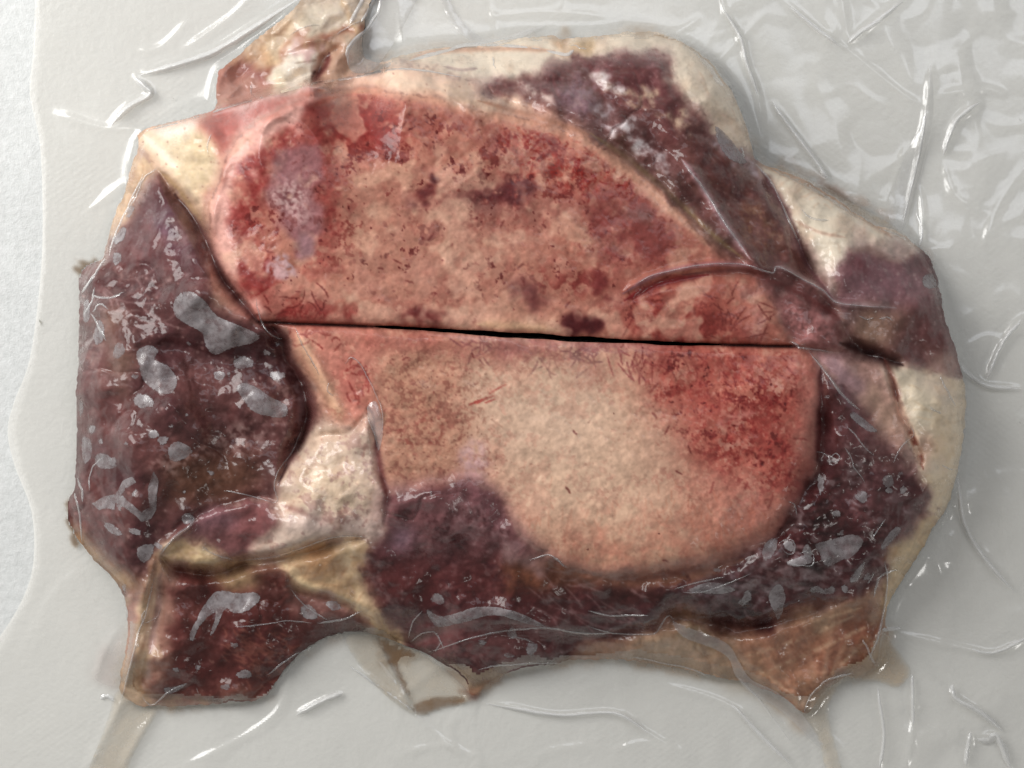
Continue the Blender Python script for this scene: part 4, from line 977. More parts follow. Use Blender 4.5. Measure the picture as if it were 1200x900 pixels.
def make_meat(name, spec, coat, sss, bump_scale, bump, grain, wave):
    m, nt, out = mat(name)
    L = nt.links.new
    p = nd(nt, 'BsdfPrincipled')
    a = nd(nt, 'Attribute', _attribute_name='col')
    n1 = noise_node(nt, bump_scale, 5, .65)
    mr = nd(nt, 'MapRange')
    mr.inputs['To Min'].default_value = 1 - grain
    mr.inputs['To Max'].default_value = 1 + grain
    L(n1.outputs['Fac'], mr.inputs['Value'])
    mx = nd(nt, 'Mix', _data_type='RGBA', _blend_type='MULTIPLY')
    mx.inputs['Factor'].default_value = 1
    L(a.outputs['Color'], mx.inputs['A'])
    L(mr.outputs['Result'], mx.inputs['B'])
    L(mx.outputs['Result'], p.inputs['Base Color'])
    r = nd(nt, 'Attribute', _attribute_name='rough')
    L(r.outputs['Fac'], p.inputs['Roughness'])
    p.inputs['Specular IOR Level'].default_value = spec
    p.inputs['Coat Weight'].default_value = coat
    p.inputs['Coat Roughness'].default_value = 0.2
    p.inputs['Coat IOR'].default_value = 1.5
    if sss:
        p.inputs['Subsurface Weight'].default_value = sss
        p.inputs['Subsurface Radius'].default_value = (1.0, .45, .3)
        p.inputs['Subsurface Scale'].default_value = 0.0012
    b = nd(nt, 'Bump', Strength=bump, Distance=0.0004)
    L(n1.outputs['Fac'], b.inputs['Height'])
    L(b.outputs['Normal'], p.inputs['Normal'])
    # the clinging film over it is smoother than the tissue, with its own slow puckers
    n2 = noise_node(nt, 190, 2, .45)
    n3_ = noise_node(nt, 75, 3, .5)
    ad = nd(nt, 'Math', _operation='MULTIPLY_ADD')
    ad.inputs[1].default_value = wave
    L(n3_.outputs['Fac'], ad.inputs[0])
    L(n2.outputs['Fac'], ad.inputs[2])
    b2 = nd(nt, 'Bump', Strength=.55, Distance=0.0009)
    L(ad.outputs[0], b2.inputs['Height'])
    L(b2.outputs['Normal'], p.inputs['Coat Normal'])
    L(p.outputs[0], out.inputs['Surface'])
    return m


M_BONE = make_meat('cut_bone', .2, .3, .0, 1300, .10, .045, 1.0)
M_MUSCLE = make_meat('muscle', .08, .62, .0, 620, .14, .06, 5.5)
M_FAT = make_meat('fat', .2, .55, .0, 500, .14, .04, 4.5)
MATS = {'bone': M_BONE, 'side_muscle': M_MUSCLE, 'muscle_strip': M_MUSCLE, 'muscle': M_MUSCLE, 'flap': M_MUSCLE, 'muscle_lump': M_MUSCLE, 'sinew': M_MUSCLE}

# ------------------------------------------------------------------ the two halves of meat
P3 = world(GX, GY, Z)
du = np.gradient(P3, axis=1)
dv = np.gradient(P3, axis=0)
NRM = np.cross(dv, du)
NRM /= np.linalg.norm(NRM, axis=-1, keepdims=True) + 1e-12
# pull the vertices next to the outline on to the outline
gyv, gxv = np.gradient(solid, S)
g2 = gxv ** 2 + gyv ** 2 + 1e-5
mv = np.clip((0.5 - solid) / g2, -400, 400)
sx, sy = np.clip(mv * gxv, -S * .7, S * .7), np.clip(mv * gyv, -S * .7, S * .7)
near = (solid > .04) & (solid < .96)
SX, SY = np.where(near, sx, 0), np.where(near, sy, 0)
PV = world(GX + SX, GY + SY, Z)

cell_solid = (solid[:-1, :-1] + solid[1:, :-1] + solid[:-1, 1:] + solid[1:, 1:]) / 4 > .5
cell_label = np.where(cell_solid, label[:-1, :-1], 0)
top_up = thing('meat_half', 'upper half of the sealed meat, red blotched bone face above the dark saw line', 'meat', tuple(world(600, 250, 0)))
top_lo = thing('meat_half', 'lower half of the sealed meat, bone face below the saw line with dark muscle around', 'meat', tuple(world(560, 580, 0)))
OWN = {UPPER: top_up, LOWER: top_lo}
NICE = {'back_fat': 'fat', 'side_fat': 'fat', 'rim_fat': 'fat', 'outer_fat': 'fat', 'fat_lump': 'fat', 'fat_fold': 'fat', 'side_muscle': 'muscle', 'muscle_strip': 'muscle', 'muscle_lump': 'muscle', 'flap': 'meat_flap', 'flap_skin': 'membrane', 'corner_skin': 'membrane'}
PLABEL = {(UPPER, 'back_fat'): 'pale cream fat along the top edge', (UPPER, 'side_fat'): 'cream fat lobe at the upper right', (UPPER, 'rim_fat'): 'pink and yellow rim of fat round the bone', (UPPER, 'side_muscle'): 'purple muscle lobe at the far right',
          (UPPER, 'muscle_strip'): 'dark marbled muscle strip beside the bone', (UPPER, 'gristle'): 'white knob of gristle at the top', (LOWER, 'outer_fat'): 'thick cream fat on the right edge', (LOWER, 'fat_lump'): 'lumpy white fat beside the bone',
          (LOWER, 'fat_fold'): 'yellowish fold of fat', (LOWER, 'side_fat'): 'tan fat at the lower right edge', (LOWER, 'muscle_lump'): 'reddish lump of muscle', (LOWER, 'side_muscle'): 'large dark purple muscle with grey patches', (LOWER, 'muscle'): 'dark muscle wrapping under the bone',
          (LOWER, 'flap'): 'dark red flap of meat at the bottom left', (LOWER, 'flap_skin'): 'tan skin along the flap', (LOWER, 'membrane'): 'amber membrane at the lower right', (LOWER, 'corner_skin'): 'tan skin at the left corner'}


def build_part(k, own, nm):
    sel = cell_label == k
    if not sel.any():
        return
    jj, ii = np.nonzero(sel)
    used = np.zeros((NY, NX), bool)
    for dj in (0, 1):
        for di in (0, 1):
            used[jj + dj, ii + di] = True
    idx = np.full((NY, NX), -1, np.int64)
    n = used.sum()
    idx[used] = np.arange(n)
    quads = np.stack([idx[jj, ii], idx[jj + 1, ii], idx[jj + 1, ii + 1], idx[jj, ii + 1]], 1)
    verts = [PV[used]]
    nrm = [NRM[used]]
    col = [LIN[used]]
    rough = [ROUGH[used]]
    faces = [quads]
    # side walls where the part ends: to the counter at the meat's outside, a lip elsewhere
    pad = np.pad(cell_label, 1)
    owner = np.zeros(len(PARTS) + 1, int)
    for q, pp in enumerate(PARTS):
        owner[q + 1] = 1 if pp[1] == UPPER else 2
    for dj, di, (a, b) in ((-1, 0, ((0, 0), (0, 1))), (1, 0, ((1, 1), (1, 0))), (0, -1, ((1, 0), (0, 0))), (0, 1, ((0, 1), (1, 1)))):
        nb = pad[1 + jj + dj, 1 + ii + di]
        e = nb != k
        if not e.any():
            continue
        for outer in (True, False):
            ee = e & ((owner[nb] != owner[k]) == outer)
            if not ee.any():
                continue
            ja, ia = jj[ee] + a[0], ii[ee] + a[1]
            jb, ib = jj[ee] + b[0], ii[ee] + b[1]
            top = np.stack([PV[ja, ia], PV[jb, ib]], 1).reshape(-1, 3)
            low = top.copy()
            low[:, 2] = 0.0006 if outer else np.maximum(top[:, 2] - 0.012, 0.0006)
            base = sum(len(v) for v in verts)
            m_ = len(top)
            verts += [top, low]
            out = np.array([(dj and 0) or di, -dj, 0.0])
            wn = np.repeat(out[None], 2 * m_, 0)
            nrm.append(wn)
            cc = np.stack([LIN[ja, ia], LIN[jb, ib]], 1).reshape(-1, 3)
            col += [cc, cc * .9]
            rough.append(np.full(2 * m_, .4))
            t = np.arange(0, m_, 2)
            faces.append(np.stack([base + t + 1, base + t, base + m_ + t, base + m_ + t + 1], 1))
    V, F, N, Cc, R = np.concatenate(verts), np.concatenate(faces), np.concatenate(nrm), np.concatenate(col), np.concatenate(rough)
    rt = OWN[own]
    o = new_mesh(NICE.get(nm, nm), V - np.array(rt.location), F, MATS.get(nm, M_FAT), rt, True,
                 {'col': ('FLOAT_COLOR', np.c_[Cc, np.ones(len(Cc))]), 'rough': ('FLOAT', R)})
    o.data.normals_split_custom_set_from_vertices(N.tolist())
    if (own, nm) in PLABEL:
        o['label'] = PLABEL[(own, nm)]


for k, (o_, own, nm) in enumerate(PARTS):
    build_part(k + 1, own, nm)

# ------------------------------------------------------------------ countertop
def counter_material():
    m, nt, out = mat('white_laminate')
    L = nt.links.new
    p = nd(nt, 'BsdfPrincipled', Roughness=.45)
    a, b = noise_node(nt, 420, 5, .7), noise_node(nt, 60, 4, .6)
    r = nd(nt, 'ValToRGB')
    r.color_ramp.elements[0].position, r.color_ramp.elements[0].color = .3, (.66, .675, .66, 1)
    r.color_ramp.elements[1].position, r.color_ramp.elements[1].color = .72, (.80, .81, .80, 1)
    L(a.outputs['Fac'], r.inputs['Fac'])
    r2 = nd(nt, 'ValToRGB')
    r2.color_ramp.elements[0].position, r2.color_ramp.elements[0].color = .35, (.93, .93, .93, 1)
    r2.color_ramp.elements[1].position, r2.color_ramp.elements[1].color = .65, (1, 1, 1, 1)
    L(b.outputs['Fac'], r2.inputs['Fac'])
    mx = nd(nt, 'Mix', _data_type='RGBA', _blend_type='MULTIPLY')
    mx.inputs['Factor'].default_value = 1
    L(r.outputs['Color'], mx.inputs['A'])
    L(r2.outputs['Color'], mx.inputs['B'])
    L(mx.outputs['Result'], p.inputs['Base Color'])
    bm_ = nd(nt, 'Bump', Strength=.75, Distance=.0004)
    L(a.outputs['Fac'], bm_.inputs['Height'])
    L(bm_.outputs['Normal'], p.inputs['Normal'])
    L(p.outputs[0], out.inputs['Surface'])
    return m


ct = new_mesh('countertop', np.array([(x, y, z) for z in (-.03, 0) for y in (-.6, .6) for x in (-.8, .8)], float),
              [(4, 5, 7, 6), (0, 1, 5, 4), (1, 3, 7, 5), (3, 2, 6, 7), (2, 0, 4, 6), (0, 2, 3, 1)], counter_material(), None, False)
ct['kind'] = 'structure'

# ------------------------------------------------------------------ vacuum bag
bag = thing('vacuum_bag', 'clear wrinkled vacuum bag spread around the sealed meat on the white counter', 'plastic bag')


def film_material(name, gloss_rough, gain, bump_scale, bump, emboss=0.0, use_attr=True, milk=.1, tint=(.8, .8, .8)):
    m, nt, out = mat(name)
    L = nt.links.new
    tr = nd(nt, 'BsdfTransparent', Color=(.99, .99, .985, 1))
    gl = nd(nt, 'BsdfGlossy', Roughness=gloss_rough, Color=(1, 1, 1, 1))
    df = nd(nt, 'BsdfDiffuse', Color=(*tint, 1))
    fr = nd(nt, 'LayerWeight', Blend=.5)
    pw = nd(nt, 'Math', _operation='POWER')
    pw.inputs[1].default_value = 5.0
    L(fr.outputs['Facing'], pw.inputs[0])
    mu = nd(nt, 'Math', _operation='MULTIPLY_ADD', _use_clamp=True)
    mu.inputs[1].default_value = .9 * gain
    mu.inputs[2].default_value = .04 * gain
    L(pw.outputs[0], mu.inputs[0])
    n1 = noise_node(nt, bump_scale, 4, .55)
    h = n1.outputs['Fac']
    if emboss:
        geo = nt.nodes['tc']
        sep = nd(nt, 'SeparateXYZ')
        L(geo.outputs['Position'], sep.inputs[0])
        hs = []
        for ax, fq in (('X', 2300.0), ('Y', 3300.0)):
            q = nd(nt, 'Math', _operation='MULTIPLY')
            q.inputs[1].default_value = fq
            L(sep.outputs[ax], q.inputs[0])
            s_ = nd(nt, 'Math', _operation='SINE')
            L(q.outputs[0], s_.inputs[0])
            hs.append(s_)
        ad = nd(nt, 'Math', _operation='MULTIPLY')
        L(hs[0].outputs[0], ad.inputs[0])
        L(hs[1].outputs[0], ad.inputs[1])
        patch = noise_node(nt, 24, 2, .5)
        mr = nd(nt, 'MapRange')
        mr.inputs['From Min'].default_value, mr.inputs['From Max'].default_value = .5, .68
        mr.inputs['To Max'].default_value = emboss
        L(patch.outputs['Fac'], mr.inputs['Value'])
        e2 = nd(nt, 'Math', _operation='MULTIPLY')
        L(ad.outputs[0], e2.inputs[0])
        L(mr.outputs['Result'], e2.inputs[1])
        sm = nd(nt, 'Math', _operation='ADD')
        L(h, sm.inputs[0])
        L(e2.outputs[0], sm.inputs[1])
        h = sm.outputs[0]
    b = nd(nt, 'Bump', Strength=bump, Distance=.0006)
    L(h, b.inputs['Height'])
    for s_ in (gl, df, fr):
        L(b.outputs['Normal'], s_.inputs['Normal'])
    m1, m2 = nd(nt, 'MixShader'), nd(nt, 'MixShader')
    if use_attr:
        a = nd(nt, 'Attribute', _attribute_name='milk')
        c = nd(nt, 'Attribute', _attribute_name='col')
        L(a.outputs['Fac'], m1.inputs[0])
        L(c.outputs['Color'], df.inputs['Color'])
    else:
        m1.inputs[0].default_value = milk
    L(tr.outputs[0], m1.inputs[1])
    L(df.outputs[0], m1.inputs[2])
    L(mu.outputs[0], m2.inputs[0])
    L(m1.outputs[0], m2.inputs[1])
    L(gl.outputs[0], m2.inputs[2])
    L(m2.outputs[0], out.inputs['Surface'])
    return m


M_FRONT = film_material('clear_film', .17, 1.4, 150, .12)
M_BACK = film_material('embossed_film', .25, .8, 500, .30, emboss=.13, use_attr=False, milk=.78, tint=(.95, .935, .89))
M_FOLD = film_material('folded_film', .16, 1.5, 300, .3, use_attr=False, milk=.2, tint=(.80, .79, .80))
M_LOOSE = film_material('loose_film_crease', .16, 2.2, 500, .6, use_attr=False, milk=.42, tint=(.93, .93, .93))
M_CREASE = film_material('film_crease', .14, 2.4, 700, .6, use_attr=False, milk=.2, tint=(.84, .84, .86))

BAG_EDGE = [(45, -22), (42, 60), (38, 110), (50, 170), (53, 260), (50, 330), (38, 420), (20, 470), (12, 505), (20, 545), (40, 600), (42, 660), (28, 705), (0, 750), (-22, 775)]
bag_in = fill(np.array(BAG_EDGE + [(-30, 1000), (1300, 1000), (1300, -30)], float))
bag_in = blur(bag_in, 1)

CREASE_LINES = [  # polyline, half width, height: ridges of the loose film
    ([(842, -20), (850, 15), (868, 45), (875, 75), (888, 112), (897, 175)], 9, 9), ([(912, -5), (960, 35), (995, 60), (1060, 112), (1082, 122)], 9, 8),
    ([(905, 120), (930, 155), (960, 195), (970, 208)], 8, 7), ([(1092, 72), (1086, 130), (1075, 190), (1058, 264)], 12, 13), ([(1062, 172), (1050, 205), (1038, 236)], 8, 6),
    ([(1076, 210), (1082, 250), (1080, 288)], 8, 8), ([(993, 52), (1025, 25), (1064, -4)], 12, 12), ([(984, -20), (990, 20), (995, 52)], 14, 8),
    ([(1100, 112), (1150, 104), (1180, 112)], 12, 9), ([(1150, 120), (1122, 140), (1106, 184)], 12, 12), ([(1206, 366), (1178, 398), (1156, 446)], 10, 11), ([(1122, 425), (1140, 442), (1158, 452), (1206, 455)], 8, 8),
    ([(1122, 545), (1130, 610), (1150, 650), (1188, 692)], 9, 10), ([(1206, 744), (1166, 765), (1118, 757), (1042, 740)], 9, 9), ([(1116, 803), (1120, 818), (1148, 834), (1174, 856)], 9, 10),
    ([(1145, 865), (1168, 862), (1178, 884), (1192, 910)], 10, 12), ([(1136, 858), (1133, 898)], 8, 8), ([(1150, 300), (1170, 240), (1206, 190)], 16, 7), ([(1104, 184), (1120, 230), (1160, 250)], 14, 6),
    ([(556, 822), (600, 828), (650, 838), (720, 836), (760, 860), (806, 884)], 9, 9), ([(404, 772), (455, 810), (492, 842), (560, 905)], 8, 9), ([(442, 748), (465, 800), (484, 838)], 7, 8), ([(345, 838), (378, 821), (404, 812)], 8, 9),
    ([(340, 800), (322, 838), (270, 872), (200, 905)], 12, 7), ([(866, 792), (920, 860), (944, 912)], 9, 9), ([(770, 800), (860, 830), (930, 905)], 9, 7), ([(1028, 806), (1036, 860), (1030, 905)], 8, 8), ([(1069, 782), (1070, 850), (1060, 905)], 10, 8),
    ([(130, 147), (150, 126), (176, 110), (157, 90)], 9, 10), ([(160, 88), (240, 66), (292, 36), (358, -6)], 11, 12), ([(146, 816), (128, 850), (100, 905)], 16, 14), ([(183, 832), (165, 860), (140, 905)], 12, 8),
    ([(170, 150), (120, 150), (60, 130)], 16, 5), ([(60, 282), (100, 250), (148, 212)], 12, 6), ([(100, 660), (60, 700), (20, 780)], 20, 4), ([(150, 722), (124, 760), (110, 800)], 12, 7),
    ([(700, 770), (690, 790), (672, 800)], 6, 5), ([(470, 884), (520, 872), (560, 890)], 10, 6), ([(720, 880), (760, 870), (800, 890)], 10, 6), ([(620, 900), (640, 880), (700, 872)], 10, 5),
    ([(160, 60), (190, 54), (224, 20)], 10, 4), ([(210, 62), (270, 20), (300, -10)], 10, 5), ([(560, 20), (640, 14), (720, 20)], 16, 4), ([(820, 20), (800, 34), (770, 40)], 9, 5), ([(944, 838), (962, 870), (978, 905)], 8, 8), ([(1160, 500), (1150, 540), (1180, 600)], 18, 6), ([(1090, 640), (1110, 700), (1100, 760)], 16, 5)]


def ridge(pts, w, h):
    """sharp crested tent along a polyline"""
    p = spline(pts, False, 6)
    x0, x1, y0, y1 = p[:, 0].min() - w * 2, p[:, 0].max() + w * 2, p[:, 1].min() - w * 2, p[:, 1].max() + w * 2
    i0, i1 = np.clip(((np.array([x0, x1]) - X0) / S).astype(int), 0, NX)
    j0, j1 = np.clip(((np.array([y0, y1]) - Y0) / S).astype(int), 0, NY)
    out = np.zeros((NY, NX))
    gx, gy = GX[j0:j1, i0:i1], GY[j0:j1, i0:i1]
    best = np.zeros(gx.shape)
    n = len(p) - 1
    for k in range(n):
        (ax, ay), (bx, by) = p[k], p[k + 1]
        vx, vy = bx - ax, by - ay
        L = vx * vx + vy * vy + 1e-9
        t = np.clip(((gx - ax) * vx + (gy - ay) * vy) / L, 0, 1)
        d = np.sqrt((gx - ax - t * vx) ** 2 + (gy - ay - t * vy) ** 2)
        u = (k + t) / n
        best = np.maximum(best, np.clip(1 - d / (w * 1.5), 0, 1) ** 2.3 * np.clip(np.minimum(u, 1 - u) * 5, .15, 1))
    out[j0:j1, i0:i1] = best * h
    return out


tight = 1 - blur(((GX < 175) & (GY > 185) & (GY < 660)).astype(float), 14)
zb = Z * body * tight
ZF = 2.5 + .72 * blur(zb, 5) + .22 * blur(zb, 16)
ZF += np.clip(noise(90), -2, 3) * 1.6 + noise(46) * .7 + noise(24) * .12
right = sstep(700, 1150, GX) + sstep(760, 900, GY) * .6
fac = 0
for r_ in (70, 36):
    a_, b_ = noise(r_), noise(r_)
    fac = fac + (1 - np.clip(np.abs(a_) * 1.3, 0, 1)) * r_ / 12 + np.abs(b_) * r_ / 22
ZF += fac * np.clip(right, .08, 1) * .5
for pts, w, h in CREASE_LINES:
    ZF = ZF + ridge(pts, w * .62, h * .55)
lap = np.clip(mask([(430, 735), (480, 765), (560, 780), (640, 770), (760, 768), (870, 785), (940, 815), (990, 780), (1030, 740), (1080, 740), (1060, 830), (960, 900), (760, 850), (560, 850), (430, 800)], 6, 1)
              + mask([(130, 740), (172, 740), (180, 800), (240, 815), (310, 812), (350, 775), (400, 745), (420, 770), (340, 850), (100, 850)], 4, 1)
              + mask([(880, 175), (930, 196), (990, 228), (1050, 262), (1100, 300), (1110, 290), (1040, 220), (900, 160)], 4, 1)
              + mask([(440, 90), (480, 66), (560, 52), (640, 44), (760, 40), (800, 52), (850, 100), (880, 60), (700, 0), (440, 20)], 4, 1) * .8, 0, 1)
outl = spline(BODY, True, 6)
ctr = np.array([600., 430.])
for q_ in range(40):
    p0 = outl[rng.integers(len(outl))]
    if p0[0] < 330 and p0[1] > 90:
        continue
    dr = (p0 - ctr) / np.linalg.norm(p0 - ctr)
    an = rng.normal(0, .45)
    dr = np.array([dr[0] * math.cos(an) - dr[1] * math.sin(an), dr[0] * math.sin(an) + dr[1] * math.cos(an)])
    Lr = rng.uniform(40, 190)
    bend = np.array([-dr[1], dr[0]]) * rng.normal(0, .12) * Lr
    pp = [p0 - dr * 4, p0 + dr * Lr * .35 + bend * .7, p0 + dr * Lr * .7 + bend, p0 + dr * Lr]
    ZF = ZF + ridge(pp, rng.uniform(6, 22), rng.uniform(1.2, 4.0))
for q_ in range(20):                     # loose connected wrinkles further out
    x_, y_ = rng.uniform(620, 1230), rng.uniform(-20, 920)
    if 120 < y_ < 760 and x_ < 1080:
        continue
    an, Lr = rng.uniform(0, 6.28), rng.uniform(40, 150)
    e_ = np.array([math.cos(an), math.sin(an)])
    f_ = np.array([-e_[1], e_[0]]) * rng.normal(0, .2) * Lr
    o_ = np.array([x_, y_])
    ZF = ZF + ridge([o_, o_ + e_ * Lr * .4 + f_ * .6, o_ + e_ * Lr * .75 + f_, o_ + e_ * Lr], rng.uniform(8, 30), rng.uniform(1, 4.5))
ZF = np.where((lap > .3) & (body > .05), np.maximum(ZF, Z + .8), ZF)
ZF = np.maximum(ZF, 2.2)
ZF = blur(ZF, 0.7)
SURF = np.where(body > .5, np.where(lap > .3, np.maximum(Z, ZF), Z), ZF)

# juice and fat smeared inside the film
FCOL = np.ones((NY, NX, 3)) * rgb((248, 247, 243))
cellx = noise(54) + .5 * noise(22)
MILK = np.full((NY, NX), .10) + .035 * np.clip(noise(60), -1, 2) + .05 * (sstep(-.04, .04, cellx - .35) - .4) * right + .03 * sstep(.0, .6, np.abs(noise(30)) - .5)
for pts, c, op, soft, warp in (
        ([(438, 744), (476, 757), (492, 772), (470, 776), (456, 786), (448, 765)], (104, 70, 38), .75, 3, 3),
        ([(540, 812), (575, 798), (600, 786), (572, 806), (555, 822)], (110, 48, 36), .8, 2, 1),
        ([(150, 725), (143, 782), (140, 808), (110, 800), (120, 760)], (192, 172, 166), .4, 5, 1.5),
        ([(885, 188), (930, 202), (1000, 240), (1060, 272), (1075, 288), (1050, 258), (985, 222), (930, 190)], (176, 138, 114), .55, 3, 2.5),
        ([(955, 222), (972, 214), (990, 226), (1005, 240), (985, 238)], (150, 92, 74), .55, 3, 2.5),
        ([(1050, 270), (1080, 288), (1100, 315), (1096, 320), (1070, 290)], (200, 178, 166), .5, 3, 1),
        ([(640, 44), (668, 40), (668, 62), (650, 58)], (150, 112, 74), .5, 3, 2),
        ([(860, 790), (905, 806), (945, 835), (940, 850), (890, 822)], (160, 118, 78), .5, 5, 2),
        ([(790, 780), (860, 796), (900, 830), (860, 815)], (176, 146, 108), .4, 6, 2),
        ([(84, 575), (78, 600), (86, 630), (98, 645), (90, 610)], (120, 88, 54), .7, 1.5, 1),
        ([(88, 304), (108, 300), (116, 312), (98, 328), (92, 318)], (140, 116, 92), .7, 2, 2),
        ([(400, 770), (440, 765), (470, 800), (488, 838), (440, 810)], (170, 162, 142), .22, 6, 2),
        ([(800, -10), (860, 100), (890, 190), (960, 215), (1050, 265), (1080, 180), (1000, 60), (920, -10)], (196, 194, 184), .16, 20, 2)):
    mm = mask(pts, soft, warp)
    a_ = np.clip(mm * op * 1.4, 0, 1)[..., None]
    FCOL = FCOL * (1 - a_) + rgb(c) * a_
    MILK = np.maximum(MILK, mm * op * np.clip(.9 + .12 * n12, .3, 1.2))
inside = blur(body, 7)
halo = sstep(.02, .5, blur(body, 13)) * lap * np.clip(.75 + .45 * fr1, .1, 1.3)
FCOL = FCOL * (1 - .75 * np.clip(halo, 0, 1)[..., None]) + rgb((180, 146, 116)) * (.75 * np.clip(halo, 0, 1))[..., None]
MILK = np.maximum(MILK, .5 * halo)
FCOL = FCOL * (1 - .55 * (inside * lap)[..., None]) + rgb((196, 172, 140)) * (.55 * inside * lap)[..., None]
MILK = np.where(lap > .3, np.maximum(MILK, .34 * np.clip(1.25 - np.abs(inside - .5) * 2.3, 0, 1) * np.clip(.8 + .3 * n12, .3, 1.2)), MILK)
spk = specks(mask(ell(43, 366, 6, 10), 2, 2), 26, .8, 1.8) + specks(mask(ell(1194, 143, 2, 2), 1, 0), 2, 1, 1.6) + specks(mask(ell(1186, 541, 3, 1.5), 1, 0), 3, .8, 1.2) + specks(((GX > 60) & (bag_in > .5)).astype(float), 30, .5, 1.0) * .6
FCOL = FCOL * (1 - .85 * np.clip(spk, 0, 1)[..., None]) + rgb((104, 102, 84)) * .85 * np.clip(spk, 0, 1)[..., None]
MILK = np.maximum(MILK, .85 * np.clip(spk, 0, 1))
FLIN = np.where(FCOL <= 0.04045, FCOL / 12.92, ((FCOL + 0.055) / 1.055) ** 2.4)

st_ = 2
fx, fy = GX[::st_, ::st_], GY[::st_, ::st_]
fz = ZF[::st_, ::st_]
keep = (bag_in[::st_, ::st_] > .5) & ((blur(body, 2)[::st_, ::st_] < .62) | ((lap[::st_, ::st_] > .3) & (inside[::st_, ::st_] < .985)))
kc = keep[:-1, :-1] & keep[1:, :-1] & keep[:-1, 1:] & keep[1:, 1:]
jj, ii = np.nonzero(kc)
used = np.zeros_like(keep)
for dj in (0, 1):
    for di in (0, 1):
        used[jj + dj, ii + di] = True
idx = np.full(keep.shape, -1)
idx[used] = np.arange(used.sum())
fq = np.stack([idx[jj, ii], idx[jj + 1, ii], idx[jj + 1, ii + 1], idx[jj, ii + 1]], 1)
fw = world(fx, fy, fz)[used]
new_mesh('front_film', fw, fq, M_FRONT, bag, True, {'col': ('FLOAT_COLOR', np.c_[FLIN[::st_, ::st_][used], np.ones(used.sum())]), 'milk': ('FLOAT', MILK[::st_, ::st_][used])})

# back film: lies on the counter, its left edge a little beyond the front film
e = spline(BAG_EDGE, False, 6)
bx, by = np.linspace(0, 1, 60), None
gv, rows = [], []
for (ex, ey) in e:
    for t in np.linspace(0, 1, 40):
        x = ex - 3 + (1235 - ex) * t
        gv.append((x, ey, 1.0 + .5 * math.sin(x * .03 + ey * .021)))
ne, q = len(e), []
# continue the sheet down past the frame
for (ex, ey) in [(-24, 850), (-24, 925)]:
    for t in np.linspace(0, 1, 40):
        gv.append((ex - 3 + (1235 - ex) * t, ey, 1.0))
ne += 2
gv = np.array(gv)
for r in range(ne - 1):
    for c in range(39):
        q.append((r * 40 + c, (r + 1) * 40 + c, (r + 1) * 40 + c + 1, r * 40 + c + 1))
new_mesh('back_film', world(gv[:, 0], gv[:, 1], gv[:, 2]), np.array(q), M_BACK, bag)


# ------------------------------------------------------------------ pockets of air under the film, folds and creases of the film
def patch(name, outline, m, rise=1.6, base=.5, step=4.0, smooth=True, label_=None, tilt=None):
    p = spline(outline, True, 4) if smooth else np.array(outline, float)
    p = p[np.r_[True, np.linalg.norm(np.diff(p, axis=0), axis=1) > .25]]
    n = len(p)
    x0, y0, x1, y1 = p[:, 0].min(), p[:, 1].min(), p[:, 0].max(), p[:, 1].max()
    inner = []
    q = np.roll(p, -1, 0)
    for y in np.arange(y0 + step * .5, y1, step):
        for x in np.arange(x0 + step * .5, x1, step):
            c = ((p[:, 1] > y) != (q[:, 1] > y)) & (x < (q[:, 0] - p[:, 0]) * (y - p[:, 1]) / (q[:, 1] - p[:, 1] + 1e-12) + p[:, 0])
            if c.sum() % 2 and np.min((p[:, 0] - x) ** 2 + (p[:, 1] - y) ** 2) > (step * .4) ** 2:
                inner.append((x, y))
    pts = [Vector(v) for v in p] + [Vector(v) for v in inner]
    r = geometry.delaunay_2d_cdt(pts, [], [list(range(n))], 1, 1e-4)
    v = np.array([tuple(a) for a in r[0]])
    if not len(v) or not r[2]:
        return None
    d = np.sqrt(np.min((v[:, None, 0] - p[None, :, 0]) ** 2 + (v[:, None, 1] - p[None, :, 1]) ** 2, 1))
    wd = max(min(x1 - x0, y1 - y0) * .35, 1.2)
    z = h_at(v[:, 0], v[:, 1], SURF) + base + rise * np.sqrt(np.clip(d / wd, 0, 1))
    faces = [tuple(reversed(f)) for f in r[2]]
    V = world(v[:, 0], v[:, 1], z)
    # up must be up
    f0 = faces[0]
    if np.cross(V[f0[1]] - V[f0[0]], V[f0[2]] - V[f0[0]])[2] < 0:
        faces = [tuple(reversed(f)) for f in faces]
    o = new_mesh(name, V, faces, m, bag, True, {'fade': ('FLOAT', np.clip(d / 6.0, 0, 1))})
    if label_:
        o['label'] = label_
    return o


def blob(cx, cy, rx, ry, rot=0, rough=.16, n=12):
    out = []
    ph = rng.uniform(0, 6.28, 3)
    for k in range(n):
        t = k / n * 2 * math.pi
        s_ = 1 + rough * (math.sin(2 * t + ph[0]) + .7 * math.sin(3 * t + ph[1]) + .5 * math.sin(5 * t + ph[2])) * .7
        out.append((cx + s_ * (rx * math.cos(t) * math.cos(math.radians(rot)) - ry * math.sin(t) * math.sin(math.radians(rot))),
                    cy + s_ * (rx * math.cos(t) * math.sin(math.radians(rot)) + ry * math.sin(t) * math.cos(math.radians(rot)))))
    return out


